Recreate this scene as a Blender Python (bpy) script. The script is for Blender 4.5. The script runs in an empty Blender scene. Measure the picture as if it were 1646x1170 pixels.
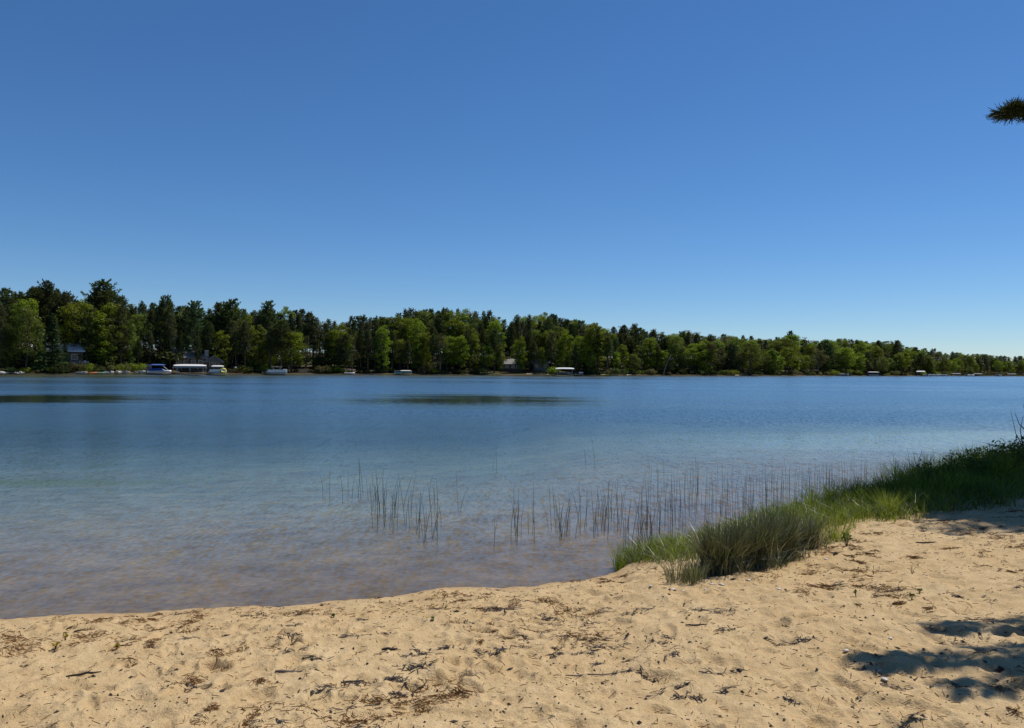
import bpy, math, random
import numpy as np
from mathutils import Vector, Matrix

random.seed(7)
rng = np.random.default_rng(7)
R = math.radians
SC = bpy.context.scene
COL = SC.collection

# ------------------------------------------------------------------ camera
W0, H0, FPX = 1646.0, 1170.0, 1200.0
CAMZ = 2.1
PITCH, ROLL = math.atan(7.5 / FPX), -13.0 / 1646.0
cam_d = bpy.data.cameras.new('camera')
cam = bpy.data.objects.new('camera', cam_d)
COL.objects.link(cam)
cam_d.sensor_width = 36.0
cam_d.lens = 36.0 * FPX / W0
cam_d.clip_start = 0.05
cam_d.clip_end = 6000
cam.location = (0, 0, CAMZ)
cam.rotation_euler = (math.pi / 2 + PITCH, ROLL, 0)
SC.camera = cam

# ------------------------------------------------------------------ sky, sun, exposure
SUN_EL, SUN_AZ = R(60), R(52)          # azimuth measured from +Y towards +X
world = bpy.data.worlds.new('World')
SC.world = world
world.use_nodes = True
wn = world.node_tree
wn.nodes.clear()
sky = wn.nodes.new('ShaderNodeTexSky')
sky.sky_type = 'NISHITA'
sky.sun_disc = False
sky.sun_elevation = SUN_EL
sky.sun_rotation = SUN_AZ
sky.altitude = 0
sky.air_density = 0.9
sky.dust_density = 0.0
sky.ozone_density = 10.0
bg = wn.nodes.new('ShaderNodeBackground')
bg.inputs['Strength'].default_value = 0.097
sat = wn.nodes.new('ShaderNodeHueSaturation')
sat.inputs['Saturation'].default_value = 1.09
wo = wn.nodes.new('ShaderNodeOutputWorld')
wn.links.new(sky.outputs[0], sat.inputs['Color'])
wn.links.new(sat.outputs[0], bg.inputs[0])
wn.links.new(bg.outputs[0], wo.inputs[0])

sun_d = bpy.data.lights.new('sun', 'SUN')
sun_d.energy = 4.6
sun_d.angle = R(0.5)
sun_d.color = (1.0, 0.955, 0.88)
sun = bpy.data.objects.new('sun', sun_d)
COL.objects.link(sun)
SUNV = Vector((math.sin(SUN_AZ) * math.cos(SUN_EL), math.cos(SUN_AZ) * math.cos(SUN_EL), math.sin(SUN_EL)))
sun.rotation_euler = SUNV.to_track_quat('Z', 'Y').to_euler()

SC.view_settings.view_transform = 'Standard'
SC.view_settings.look = 'None'
SC.view_settings.exposure = 0.0
SC.view_settings.gamma = 1.0
SC.view_settings.use_curve_mapping = False
SC.render.engine = 'CYCLES'
SC.cycles.use_denoising = True
SC.cycles.max_bounces = 8
SC.cycles.transparent_max_bounces = 16
SC.cycles.sample_clamp_indirect = 4.0
SC.cycles.use_adaptive_sampling = True
SC.cycles.adaptive_threshold = 0.012

# ------------------------------------------------------------------ helpers: pixels, numbers
def horizon_y(px):
    return 586.0 + 13.0 * px / 1646.0

def px_depth(px, py, z=0.0):
    """depth (world y) of the point of height z seen at a photo pixel"""
    return (CAMZ - z) * FPX / (py - horizon_y(px))

def px_x(px, depth):
    return (px - 823.0) / FPX * depth

def px_pt(px, py, z=0.0):
    d = px_depth(px, py, z)
    return np.array([px_x(px, d), d, z])

def smooth(a, b, x):
    t = np.clip((x - a) / (b - a), 0, 1)
    return t * t * (3 - 2 * t)

def _hash(ix, iy, seed):
    ix = ix.astype(np.int64).astype(np.uint64)
    iy = iy.astype(np.int64).astype(np.uint64)
    h = ix * np.uint64(374761393) + iy * np.uint64(668265263) + np.uint64(seed * 974634 + 12345)
    h = (h ^ (h >> np.uint64(13))) * np.uint64(1274126177)
    h = h & np.uint64(0xffffffff)
    h = (h ^ (h >> np.uint64(16))) * np.uint64(2246822519)
    h = h & np.uint64(0xffffffff)
    h = h ^ (h >> np.uint64(15))
    return h.astype(np.float64) / 4294967295.0

def vnoise(x, y, s, seed=0):
    """smooth 2D value noise in -1..1 with cell size s"""
    x = np.asarray(x, float) / s
    y = np.asarray(y, float) / s
    ix, iy = np.floor(x), np.floor(y)
    fx, fy = x - ix, y - iy
    fx = fx * fx * fx * (fx * (fx * 6 - 15) + 10)
    fy = fy * fy * fy * (fy * (fy * 6 - 15) + 10)
    a = _hash(ix, iy, seed); b = _hash(ix + 1, iy, seed)
    c = _hash(ix, iy + 1, seed); d = _hash(ix + 1, iy + 1, seed)
    return 2 * ((a * (1 - fx) + b * fx) * (1 - fy) + (c * (1 - fx) + d * fx) * fy) - 1

# ------------------------------------------------------------------ helpers: objects
class MB:
    """collects vertices, triangles and quads; builds ONE mesh"""
    def __init__(self):
        self.v, self.t, self.q, self.a, self.n = [], [], [], [], 0
    def add(self, V, tris=None, quads=None, tint=0.5):
        V = np.asarray(V, float).reshape(-1, 3)
        if tris is not None and len(tris): self.t.append(np.asarray(tris, int).reshape(-1, 3) + self.n)
        if quads is not None and len(quads): self.q.append(np.asarray(quads, int).reshape(-1, 4) + self.n)
        self.v.append(V)
        self.a.append(np.broadcast_to(np.asarray(tint, float), (len(V),)))
        self.n += len(V)
        return self
    def box(self, c, s, rz=0.0, tint=0.5):
        x, y, z = np.array(s) / 2.0
        V = np.array([[-x, -y, -z], [x, -y, -z], [x, y, -z], [-x, y, -z], [-x, -y, z], [x, -y, z], [x, y, z], [-x, y, z]])
        if rz:
            cs, sn = math.cos(rz), math.sin(rz)
            V = V @ np.array([[cs, sn, 0], [-sn, cs, 0], [0, 0, 1]])
        return self.add(V + np.array(c), quads=[[0, 3, 2, 1], [4, 5, 6, 7], [0, 1, 5, 4], [1, 2, 6, 5], [2, 3, 7, 6], [3, 0, 4, 7]], tint=tint)
    def tube(self, pts, rad, sides=6, tint=0.5, cap=True):
        P = np.asarray(pts, float)
        k = len(P)
        rad = np.broadcast_to(np.asarray(rad, float), (k,))
        T = np.gradient(P, axis=0)
        T /= np.linalg.norm(T, axis=1)[:, None] + 1e-9
        ref = np.array([0, 0, 1.0]) if abs(T[0][2]) < 0.8 else np.array([1.0, 0, 0])
        U = np.cross(T, ref); U /= np.linalg.norm(U, axis=1)[:, None] + 1e-9
        B = np.cross(T, U)
        a = np.arange(sides) * 2 * math.pi / sides
        V = P[:, None, :] + rad[:, None, None] * (np.cos(a)[None, :, None] * U[:, None, :] + np.sin(a)[None, :, None] * B[:, None, :])
        V = V.reshape(-1, 3)
        i = np.arange(k - 1)[:, None] * sides + np.arange(sides)[None, :]
        j = np.arange(k - 1)[:, None] * sides + (np.arange(sides)[None, :] + 1) % sides
        Q = np.stack([i, j, j + sides, i + sides], -1).reshape(-1, 4)
        tr = []
        if cap:
            V = np.vstack([V, P[0], P[-1]])
            for s in range(sides):
                tr.append([k * sides, (s + 1) % sides, s])
                tr.append([k * sides + 1, (k - 1) * sides + s, (k - 1) * sides + (s + 1) % sides])
        return self.add(V, tris=tr, quads=Q, tint=tint)
    def prism(self, outline, y0, y1, tint=0.5):
        """outline in x,z (counter-clockwise seen from -y), extruded along y"""
        o = np.asarray(outline, float); n = len(o)
        V = np.vstack([np.c_[o[:, 0], np.full(n, y0), o[:, 1]], np.c_[o[:, 0], np.full(n, y1), o[:, 1]]])
        Q = [[i, (i + 1) % n + 0, (i + 1) % n + n, i + n] for i in range(n)]
        Q = [[a, d, c, b] for a, b, c, d in Q]
        T = [[0, i, i + 1] for i in range(1, n - 1)] + [[n, n + i + 1, n + i] for i in range(1, n - 1)]
        return self.add(V, tris=T, quads=Q, tint=tint)
    def mesh(self, name, material=None, smooth_shade=False):
        V = np.vstack(self.v)
        T = np.vstack(self.t) if self.t else np.zeros((0, 3), int)
        Q = np.vstack(self.q) if self.q else np.zeros((0, 4), int)
        me = bpy.data.meshes.new(name)
        me.vertices.add(len(V))
        me.vertices.foreach_set('co', V.astype(np.float32).ravel())
        nl = len(T) * 3 + len(Q) * 4
        me.loops.add(nl)
        me.loops.foreach_set('vertex_index', np.concatenate([T.ravel(), Q.ravel()]).astype(np.int32))
        me.polygons.add(len(T) + len(Q))
        st = np.concatenate([np.arange(len(T)) * 3, len(T) * 3 + np.arange(len(Q)) * 4]).astype(np.int32)
        me.polygons.foreach_set('loop_start', st)
        me.polygons.foreach_set('use_smooth', np.full(len(T) + len(Q), smooth_shade))
        at = me.attributes.new('tint', 'FLOAT', 'POINT')
        at.data.foreach_set('value', np.concatenate(self.a).astype(np.float32))
        me.update(calc_edges=True)
        me.validate()
        if material is not None: me.materials.append(material)
        return me
    def build(self, name, material, parent=None, smooth_shade=False):
        return link(name, self.mesh(name, material, smooth_shade), parent)

def link(name, data, parent=None, loc=None, rz=None):
    o = bpy.data.objects.new(name, data)
    COL.objects.link(o)
    if parent is not None: o.parent = parent
    if loc is not None: o.location = loc
    if rz is not None: o.rotation_euler = (0, 0, rz)
    return o

def tag(o, label=None, cat=None, group=None, kind=None):
    if label: o['label'] = label
    if cat: o['category'] = cat
    if group: o['group'] = group
    if kind: o['kind'] = kind
    return o

def thing(name, label, cat, loc, rz=0.0, group=None):
    return tag(link(name, None, None, loc, rz), label, cat, group)

# ------------------------------------------------------------------ materials
def new_mat(name):
    m = bpy.data.materials.new(name)
    m.use_nodes = True
    m.node_tree.nodes.clear()
    return m, m.node_tree

class NT:
    def __init__(self, nt): self.nt = nt
    def n(self, t, **kw):
        nd = self.nt.nodes.new('ShaderNode' + t)
        for k, v in kw.items(): setattr(nd, k, v)
        return nd
    def l(self, a, b): self.nt.links.new(a, b)
    def val(self, v):
        nd = self.n('Value'); nd.outputs[0].default_value = v; return nd.outputs[0]
    def math(self, op, a, b=None, c=None, clamp=False):
        nd = self.n('Math', operation=op, use_clamp=clamp)
        for i, x in enumerate((a, b, c)):
            if x is None: continue
            if isinstance(x, (int, float)): nd.inputs[i].default_value = x
            else: self.l(x, nd.inputs[i])
        return nd.outputs[0]
    def vmath(self, op, a, b=None):
        nd = self.n('VectorMath', operation=op)
        for i, x in enumerate((a, b)):
            if x is None: continue
            if isinstance(x, tuple): nd.inputs[i].default_value = x
            elif isinstance(x, (int, float)): nd.inputs['Scale'].default_value = x
            elif op == 'SCALE' and i == 1: self.l(x, nd.inputs['Scale'])
            else: self.l(x, nd.inputs[i])
        return nd.outputs[0]
    def noise(self, vec, scale, detail=2.0, rough=0.5):
        nd = self.n('TexNoise')
        nd.inputs['Scale'].default_value = scale
        nd.inputs['Detail'].default_value = detail
        nd.inputs['Roughness'].default_value = rough
        if vec is not None: self.l(vec, nd.inputs['Vector'])
        return nd
    def ramp(self, fac, stops, interp='LINEAR'):
        nd = self.n('ValToRGB')
        cr = nd.color_ramp
        cr.interpolation = interp
        while len(cr.elements) < len(stops): cr.elements.new(0.5)
        for e, (p, c) in zip(cr.elements, stops):
            e.position = p
            e.color = (c, c, c, 1) if isinstance(c, (int, float)) else tuple(c) + (1,)
        self.l(fac, nd.inputs[0])
        return nd.outputs[0]
    def mix(self, fac, a, b, blend='MIX'):
        nd = self.n('MixRGB', blend_type=blend)
        for i, x in enumerate((fac, a, b)):
            if isinstance(x, (int, float)): nd.inputs[i].default_value = x
            elif isinstance(x, tuple): nd.inputs[i].default_value = x + (1,)
            else: self.l(x, nd.inputs[i])
        return nd.outputs[0]

def plain(name, col, rough=0.6, metal=0.0, vary=0.15, scale=3.0, bump=0.0):
    m, nt = new_mat(name)
    t = NT(nt)
    p = t.n('BsdfPrincipled'); out = t.n('OutputMaterial')
    tc = t.n('TexCoord')
    nz = t.noise(tc.outputs['Object'], scale, 4, 0.6)
    lo = tuple(c * (1 - vary) for c in col); hi = tuple(min(1, c * (1 + vary)) for c in col)
    t.l(t.ramp(nz.outputs[0], [(0.3, lo), (0.7, hi)]), p.inputs['Base Color'])
    p.inputs['Roughness'].default_value = rough
    p.inputs['Metallic'].default_value = metal
    if bump:
        b = t.n('Bump'); b.inputs['Strength'].default_value = bump; b.inputs['Distance'].default_value = 0.02
        nz2 = t.noise(tc.outputs['Object'], scale * 6, 4, 0.7)
        t.l(nz2.outputs[0], b.inputs['Height']); t.l(b.outputs[0], p.inputs['Normal'])
    t.l(p.outputs[0], out.inputs[0])
    return m

def leafy(name, c_lo, c_hi, trans=0.35, obj_var=0.25, gloss=0.012):
    """foliage: colour varies by clump (tint attribute) and by plant; light passes through the blades"""
    m, nt = new_mat(name)
    t = NT(nt)
    at = t.n('Attribute', attribute_name='tint')
    oi = t.n('ObjectInfo')
    col = t.ramp(at.outputs['Fac'], [(0.0, c_lo), (1.0, c_hi)])
    v = t.math('MULTIPLY_ADD', oi.outputs['Random'], 2 * obj_var, 1 - obj_var)
    hsv = t.n('HueSaturation')
    t.l(t.math('MULTIPLY_ADD', oi.outputs['Random'], 0.03, 0.485), hsv.inputs['Hue'])
    t.l(v, hsv.inputs['Value']); t.l(col, hsv.inputs['Color'])
    d = t.n('BsdfDiffuse'); tr = t.n('BsdfTranslucent'); gl = t.n('BsdfGlossy'); gl.inputs['Roughness'].default_value = 0.45
    mx = t.n('MixShader'); mx.inputs[0].default_value = trans
    mx2 = t.n('MixShader'); mx2.inputs[0].default_value = gloss
    out = t.n('OutputMaterial')
    t.l(hsv.outputs[0], d.inputs[0])
    t.l(t.mix(0.5, hsv.outputs[0], t.mix(1.0, hsv.outputs[0], (1.25, 1.1, 0.45), 'MULTIPLY')), tr.inputs[0])
    t.l(d.outputs[0], mx.inputs[1]); t.l(tr.outputs[0], mx.inputs[2])
    t.l(mx.outputs[0], mx2.inputs[1]); t.l(gl.outputs[0], mx2.inputs[2])
    t.l(mx2.outputs[0], out.inputs[0])
    return m

M = {}
M['needle_dark'] = leafy('needle_dark', (0.04, 0.06, 0.02), (0.125, 0.158, 0.048), 0.38, 0.25)
M['needle_grey'] = leafy('needle_grey', (0.062, 0.072, 0.032), (0.155, 0.168, 0.07), 0.38, 0.25)
M['needle_spruce'] = leafy('needle_spruce', (0.04, 0.076, 0.032), (0.11, 0.172, 0.064), 0.38, 0.25)
M['leaf_bright'] = leafy('leaf_bright', (0.10, 0.15, 0.012), (0.235, 0.30, 0.024), 0.5, 0.25)
M['leaf_mid'] = leafy('leaf_mid', (0.066, 0.096, 0.014), (0.16, 0.195, 0.032), 0.48, 0.25)
M['leaf_dull'] = leafy('leaf_dull', (0.068, 0.074, 0.026), (0.16, 0.155, 0.06), 0.42, 0.25)
M['bark'] = plain('bark', (0.075, 0.058, 0.045), 0.9, vary=0.4, scale=2.0, bump=0.6)
M['bark_pale'] = plain('bark_pale', (0.22, 0.19, 0.16), 0.9, vary=0.3, scale=2.0, bump=0.4)
M['grass'] = leafy('grass', (0.048, 0.082, 0.010), (0.285, 0.335, 0.050), 0.5, 0.0)
M['sedge'] = leafy('sedge', (0.034, 0.048, 0.014), (0.19, 0.205, 0.095), 0.32, 0.0, 0.08)
M['reed'] = leafy('reed', (0.030, 0.046, 0.018), (0.105, 0.120, 0.050), 0.15, 0.2)
M['dry'] = leafy('dry', (0.16, 0.075, 0.034), (0.36, 0.19, 0.09), 0.2, 0.0)
M['black_bits'] = plain('black_bits', (0.034, 0.023, 0.016), 0.9, vary=0.5, scale=20)
M['wood_grey'] = plain('wood_grey', (0.16, 0.125, 0.095), 0.85, vary=0.4, scale=25, bump=0.4)
M['wood_dark'] = plain('wood_dark', (0.045, 0.032, 0.024), 0.9, vary=0.5, scale=25, bump=0.4)
M['stone_pale'] = plain('stone_pale', (0.52, 0.47, 0.40), 0.8, vary=0.25, scale=4, bump=0.3)
M['stone_grey'] = plain('stone_grey', (0.25, 0.235, 0.22), 0.85, vary=0.3, scale=6, bump=0.3)
M['shell'] = plain('shell', (0.50, 0.46, 0.40), 0.5, vary=0.2, scale=60)
M['white'] = plain('white', (0.62, 0.62, 0.61), 0.4, vary=0.05)
M['canvas_white'] = plain('canvas_white', (0.62, 0.61, 0.59), 0.7, vary=0.06)
M['canvas_grey'] = plain('canvas_grey', (0.16, 0.18, 0.20), 0.7, vary=0.15)
M['canvas_blue'] = plain('canvas_blue', (0.045, 0.11, 0.33), 0.65, vary=0.15)
M['boat_blue'] = plain('boat_blue', (0.02, 0.05, 0.20), 0.3, vary=0.1)
M['yellow'] = plain('yellow', (0.80, 0.66, 0.04), 0.45, vary=0.06)
M['black'] = plain('black', (0.015, 0.015, 0.017), 0.5, vary=0.1)
M['alu'] = plain('alu', (0.42, 0.43, 0.44), 0.4, 0.8, vary=0.1)
M['orange'] = plain('orange', (0.62, 0.17, 0.05), 0.45, vary=0.1)
M['green_plastic'] = plain('green_plastic', (0.12, 0.30, 0.14), 0.45, vary=0.1)
M['teal'] = plain('teal', (0.10, 0.24, 0.20), 0.5, vary=0.1)
M['log_wall'] = plain('log_wall', (0.085, 0.052, 0.034), 0.8, vary=0.3, scale=1.5)
M['roof_grey'] = plain('roof_grey', (0.20, 0.19, 0.18), 0.85, vary=0.25, scale=2)
M['roof_pale'] = plain('roof_pale', (0.55, 0.56, 0.57), 0.6, vary=0.12, scale=1)
M['wall_grey'] = plain('wall_grey', (0.22, 0.22, 0.23), 0.8, vary=0.15)
M['wall_tan'] = plain('wall_tan', (0.36, 0.25, 0.16), 0.8, vary=0.2)
M['deck_blue'] = plain('deck_blue', (0.36, 0.40, 0.46), 0.6, vary=0.1)
M['brick_red'] = plain('brick_red', (0.24, 0.09, 0.055), 0.85, vary=0.3, scale=2)
M['trim'] = plain('trim', (0.55, 0.50, 0.43), 0.6, vary=0.1)
m, nt = new_mat('window_glass'); t = NT(nt)
p = t.n('BsdfPrincipled'); p.inputs['Base Color'].default_value = (0.02, 0.025, 0.03, 1); p.inputs['Roughness'].default_value = 0.06
o_ = t.n('OutputMaterial'); t.l(p.outputs[0], o_.inputs[0]); M['glass'] = m

# ------------------------------------------------------------------ terrain functions
NEAR = np.array([(-900, 60), (-420, 60), (-120, 0), (-30, 3.6), (-10, 5.2), (-6, 5.75), (-4.2, 6.1), (-3.6, 6.18), (-2.6, 6.3), (-1.5, 6.6),
                 (-0.55, 6.95), (0.0, 7.12), (0.6, 7.3), (1.05, 7.6), (1.22, 7.9), (1.5, 8.15), (2.4, 8.9), (3.4, 9.9), (4.8, 10.9),
                 (5.8, 11.6), (7.3, 13.0), (9.4, 14.6), (10.5, 15.3), (14, 17.5), (25, 24), (60, 38), (200, 90), (500, 260), (800, 560), (1000, 820), (1500, 1300)], float)
def Yn(x):
    return np.interp(x, NEAR[:, 0], NEAR[:, 1])
FARPX = [(-300, 165), (0, 180), (200, 205), (400, 229), (640, 252), (830, 265), (920, 272), (985, 272), (1010, 284), (1200, 315), (1350, 370), (1500, 410), (1560, 436), (1646, 458), (1800, 520)]
FAR = np.array([(-900, 60.0), (-420, 60.5), (-300, 130)] + [((p_ - 823) / FPX * d_, d_) for p_, d_ in FARPX] + [(640, 640), (800, 720), (1000, 821), (1500, 1301)], float)
def Yf(x):
    return np.interp(x, FAR[:, 0], FAR[:, 1])

def d_near(x, y):
    """signed distance-like, positive on the near land"""
    sl = (Yn(x + 2.0) - Yn(x - 2.0)) / 4.0
    w = 0.085 * vnoise(x, y, 0.6, 3) + 0.05 * vnoise(x, y, 0.22, 4) + 0.02 * vnoise(x, y, 0.09, 6)
    return (Yn(x) - y) / np.sqrt(1 + sl * sl) + w * smooth(40, 20, np.abs(x))
def d_far(x, y):
    return (y - Yf(x)) / 1.15 + 1.2 * vnoise(x, y, 9, 5)

# footprints and scuffs on the near sand
DENTS = []
for _ in range(900):
    y = 2.6 + 9.5 * rng.random() ** 1.2
    x = rng.uniform(-0.75, 0.78) * y
    DENTS.append((x, y, rng.uniform(0, math.pi), rng.uniform(0.05, 0.13), rng.uniform(0.035, 0.07), rng.uniform(0.006, 0.027)))
for (qx, qy, sx, sy, dp) in [(285, 1083, .05, .035, .06), (350, 1082, .06, .04, .065), (740, 1116, .10, .06, .05), (1300, 1018, .10, .05, .04),
                             (588, 1014, .07, .05, .045), (752, 996, .08, .04, .035), (870, 1000, .07, .04, .035), (995, 988, .06, .04, .03)]:
    q = px_pt(qx, qy, 0.3)
    DENTS.append((q[0], q[1], 0.2, sx, sy, dp))

def H_base(x, y):
    dn = d_near(x, y); df = d_far(x, y)
    land = 0.02 + 0.34 * (1 - np.exp(-np.maximum(dn, 0) / 2.2)) + 0.035 * np.maximum(dn, 0)
    land = np.minimum(land, 2.5) + 0.025 * (1 - np.exp(-np.maximum(dn, 0) / 0.06))
    far = 0.10 + 0.15 * np.maximum(df - 3, 0) + 0.25 * (1 - np.exp(-np.maximum(df, 0) / 2))
    far = np.where(far > 7, 7 + 5 * (1 - np.exp(-(far - 7) / 25)), far) + 0.4 * vnoise(x, y, 12, 8) * smooth(0, 8, df)
    dw = -dn
    dep = 0.05 * (1 - np.exp(-np.maximum(dw, 0) / 0.15)) + 0.055 * np.maximum(dw, 0) + 0.0012 * np.maximum(dw - 6, 0) ** 2
    dep = 4.5 * (1 - np.exp(-dep / 4.5))
    depf = 0.05 + 0.13 * np.maximum(-df, 0)
    dep = np.minimum(dep, depf)
    dep = dep * (1 + 0.06 * vnoise(x, y, 5, 11) * smooth(1, 6, dw))
    return np.where(df > 0, far, np.where(dn > 0, land, -dep))

def H_sand(x, y):
    x = np.asarray(x, float); y = np.asarray(y, float)
    h = H_base(x, y)
    dn = d_near(x, y)
    m = smooth(0.05, 0.9, dn)
    ln = 0.020 * vnoise(x, y, 0.55, 21) + 0.013 * vnoise(x, y, 0.21, 22) + 0.0075 * vnoise(x, y, 0.10, 23)
    rid = 1 - np.abs(vnoise(x, y, 0.17, 25))
    ln = ln + 0.020 * rid * rid * smooth(-0.3, 0.5, vnoise(x, y, 0.8, 26))
    fine = 0.0062 * vnoise(x, y, 0.05, 24) + 0.0032 * vnoise(x, y, 0.024, 27)
    h = h + ln * (0.15 + 0.85 * m) * (dn > -0.4) + fine * (0.4 + 0.6 * m) * (dn > -0.2)
    for (dx, dy, a, sx, sy, dp) in DENTS:
        sel = (np.abs(x - dx) < 3 * sx) & (np.abs(y - dy) < 3 * sx)
        if not sel.any(): continue
        xx, yy = x[sel] - dx, y[sel] - dy
        u = (xx * math.cos(a) + yy * math.sin(a)) / sx
        v = (-xx * math.sin(a) + yy * math.cos(a)) / sy
        q = np.sqrt(u * u + v * v) + 0.25 * vnoise(x[sel], y[sel], 0.06, 31)
        prof = -np.exp(-np.maximum(q, 0) ** 3) + 0.45 * np.exp(-((q - 1.35) / 0.33) ** 2)
        h[sel] += dp * prof * m[sel]
    return h

# ------------------------------------------------------------------ ground, beach, water
def polar(rs, th):
    r, a = np.meshgrid(rs, th, indexing='ij')
    x, y = r * np.sin(a), r * np.cos(a)
    n, k = r.shape
    i = np.arange(n - 1)[:, None] * k + np.arange(k - 1)[None, :]
    Q = np.stack([i, i + 1, i + k + 1, i + k], -1).reshape(-1, 4)[:, ::-1]
    return x.ravel(), y.ravel(), Q

def keep(V, Q, mask):
    """only the quads all of whose vertices pass the mask"""
    Q = Q[mask[Q].all(1)]
    u, inv = np.unique(Q, return_inverse=True)
    return V[u], inv.reshape(-1, 4)

# lake bed: brown sand in the shallows, marl farther out; water's light absorption painted in, greener and darker with depth
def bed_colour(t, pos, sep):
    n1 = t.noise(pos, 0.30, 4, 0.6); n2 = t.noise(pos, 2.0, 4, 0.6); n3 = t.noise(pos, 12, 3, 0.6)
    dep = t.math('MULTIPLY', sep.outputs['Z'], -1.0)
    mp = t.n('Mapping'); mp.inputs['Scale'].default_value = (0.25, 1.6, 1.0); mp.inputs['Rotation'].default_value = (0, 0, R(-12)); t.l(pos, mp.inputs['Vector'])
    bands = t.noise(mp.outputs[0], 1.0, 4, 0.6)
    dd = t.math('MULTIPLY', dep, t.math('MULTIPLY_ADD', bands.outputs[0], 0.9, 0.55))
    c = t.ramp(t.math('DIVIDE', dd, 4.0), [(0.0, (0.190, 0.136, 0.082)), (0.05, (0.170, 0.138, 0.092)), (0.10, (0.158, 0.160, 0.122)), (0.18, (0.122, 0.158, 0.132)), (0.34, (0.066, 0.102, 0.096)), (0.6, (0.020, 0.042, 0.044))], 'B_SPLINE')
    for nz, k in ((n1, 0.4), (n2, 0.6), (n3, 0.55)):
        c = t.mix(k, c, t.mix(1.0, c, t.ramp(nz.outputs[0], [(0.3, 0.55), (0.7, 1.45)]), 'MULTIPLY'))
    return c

# sand material --------------------------------------------------
m, nt = new_mat('beach_sand'); t = NT(nt)
geo = t.n('NewGeometry'); pos = geo.outputs['Position']
big = t.noise(pos, 1.1, 4, 0.6); mid = t.noise(pos, 7.0, 5, 0.65); fin = t.noise(pos, 70.0, 3, 0.7); gr = t.noise(pos, 260.0, 2, 0.7)
col = t.ramp(mid.outputs[0], [(0.30, (0.440, 0.306, 0.154)), (0.55, (0.530, 0.384, 0.205)), (0.75, (0.590, 0.442, 0.250))])
col = t.mix(t.ramp(big.outputs[0], [(0.35, 0.0), (0.7, 0.55)]), col, (0.470, 0.315, 0.150))
col = t.mix(0.35, col, t.mix(1.0, col, t.ramp(fin.outputs[0], [(0.3, 0.55), (0.7, 1.3)]), 'MULTIPLY'))
col = t.mix(0.5, col, t.mix(1.0, col, t.ramp(gr.outputs[0], [(0.28, 0.35), (0.5, 1.0), (0.75, 1.35)]), 'MULTIPLY'))
sep = t.n('SeparateXYZ'); t.l(pos, sep.inputs[0])
wetn = t.math('MULTIPLY_ADD', big.outputs[0], 0.05, -0.02)
wet = t.ramp(t.math('ADD', sep.outputs['Z'], wetn), [(0.016, 1.0), (0.06, 0.6), (0.15, 0.0)])
col = t.mix(wet, col, t.mix(1.0, col, (0.64, 0.55, 0.50), 'MULTIPLY'))
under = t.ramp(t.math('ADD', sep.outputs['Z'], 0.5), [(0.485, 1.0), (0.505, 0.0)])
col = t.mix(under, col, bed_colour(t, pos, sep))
p = t.n('BsdfPrincipled'); p.inputs['Roughness'].default_value = 0.95; p.inputs['Specular IOR Level'].default_value = 0.15
t.l(col, p.inputs['Base Color'])
b1 = t.n('Bump'); b1.inputs['Strength'].default_value = 0.55; b1.inputs['Distance'].default_value = 0.022
hsum = t.math('ADD', fin.outputs[0], t.math('MULTIPLY', mid.outputs[0], 1.2))
t.l(hsum, b1.inputs['Height']); t.l(b1.outputs[0], p.inputs['Normal'])
out = t.n('OutputMaterial'); t.l(p.outputs[0], out.inputs[0]); M['sand'] = m

# ground: lake bed, forest floor ---------------------------------
m, nt = new_mat('ground'); t = NT(nt)
geo = t.n('NewGeometry'); pos = geo.outputs['Position']
sep = t.n('SeparateXYZ'); t.l(pos, sep.inputs[0])
n1 = t.noise(pos, 0.35, 4, 0.6); n2 = t.noise(pos, 2.5, 4, 0.6); n3 = t.noise(pos, 14, 3, 0.6)
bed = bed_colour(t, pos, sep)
# olive weed band on the bed
def ell(cx, cy, rx, ry, lo=0.6, hi=1.1):
    v = t.vmath('DIVIDE', t.vmath('SUBTRACT', pos, (cx, cy, 0.0)), (rx, ry, 1e9))
    d = t.n('VectorMath', operation='LENGTH'); t.l(v, d.inputs[0])
    dd = t.math('ADD', d.outputs['Value'], t.math('MULTIPLY_ADD', n2.outputs[0], 0.5, -0.25))
    return t.ramp(dd, [(lo / 2, 1.0), (hi / 2, 0.0)]) if False else t.math('SUBTRACT', 1.0, t.math('SMOOTH_MIN', t.math('MULTIPLY', dd, dd), 1.0, 0.2), clamp=True)
q = px_pt(90, 724); weed = ell(q[0] - 1.5, q[1], 5.5, 1.3)
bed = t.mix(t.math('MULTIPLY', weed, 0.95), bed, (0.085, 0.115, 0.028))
soil = t.ramp(n2.outputs[0], [(0.3, (0.050, 0.038, 0.024)), (0.5, (0.085, 0.062, 0.036)), (0.72, (0.060, 0.075, 0.020))])
sandy = t.ramp(n2.outputs[0], [(0.3, (0.30, 0.23, 0.13)), (0.7, (0.42, 0.33, 0.20))])
dry = t.mix(t.ramp(t.math('DIVIDE', sep.outputs['Y'], 100.0), [(0.3, 0.0), (0.6, 1.0)]), sandy, soil)
isl = t.ramp(t.math('MULTIPLY_ADD', sep.outputs['Z'], 1.0, 0.5), [(0.5, 0.0), (0.54, 1.0)])
p = t.n('BsdfPrincipled'); p.inputs['Roughness'].default_value = 0.95; p.inputs['Specular IOR Level'].default_value = 0.1
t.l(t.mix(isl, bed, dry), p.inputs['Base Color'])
out = t.n('OutputMaterial'); t.l(p.outputs[0], out.inputs[0]); M['ground'] = m

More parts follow.
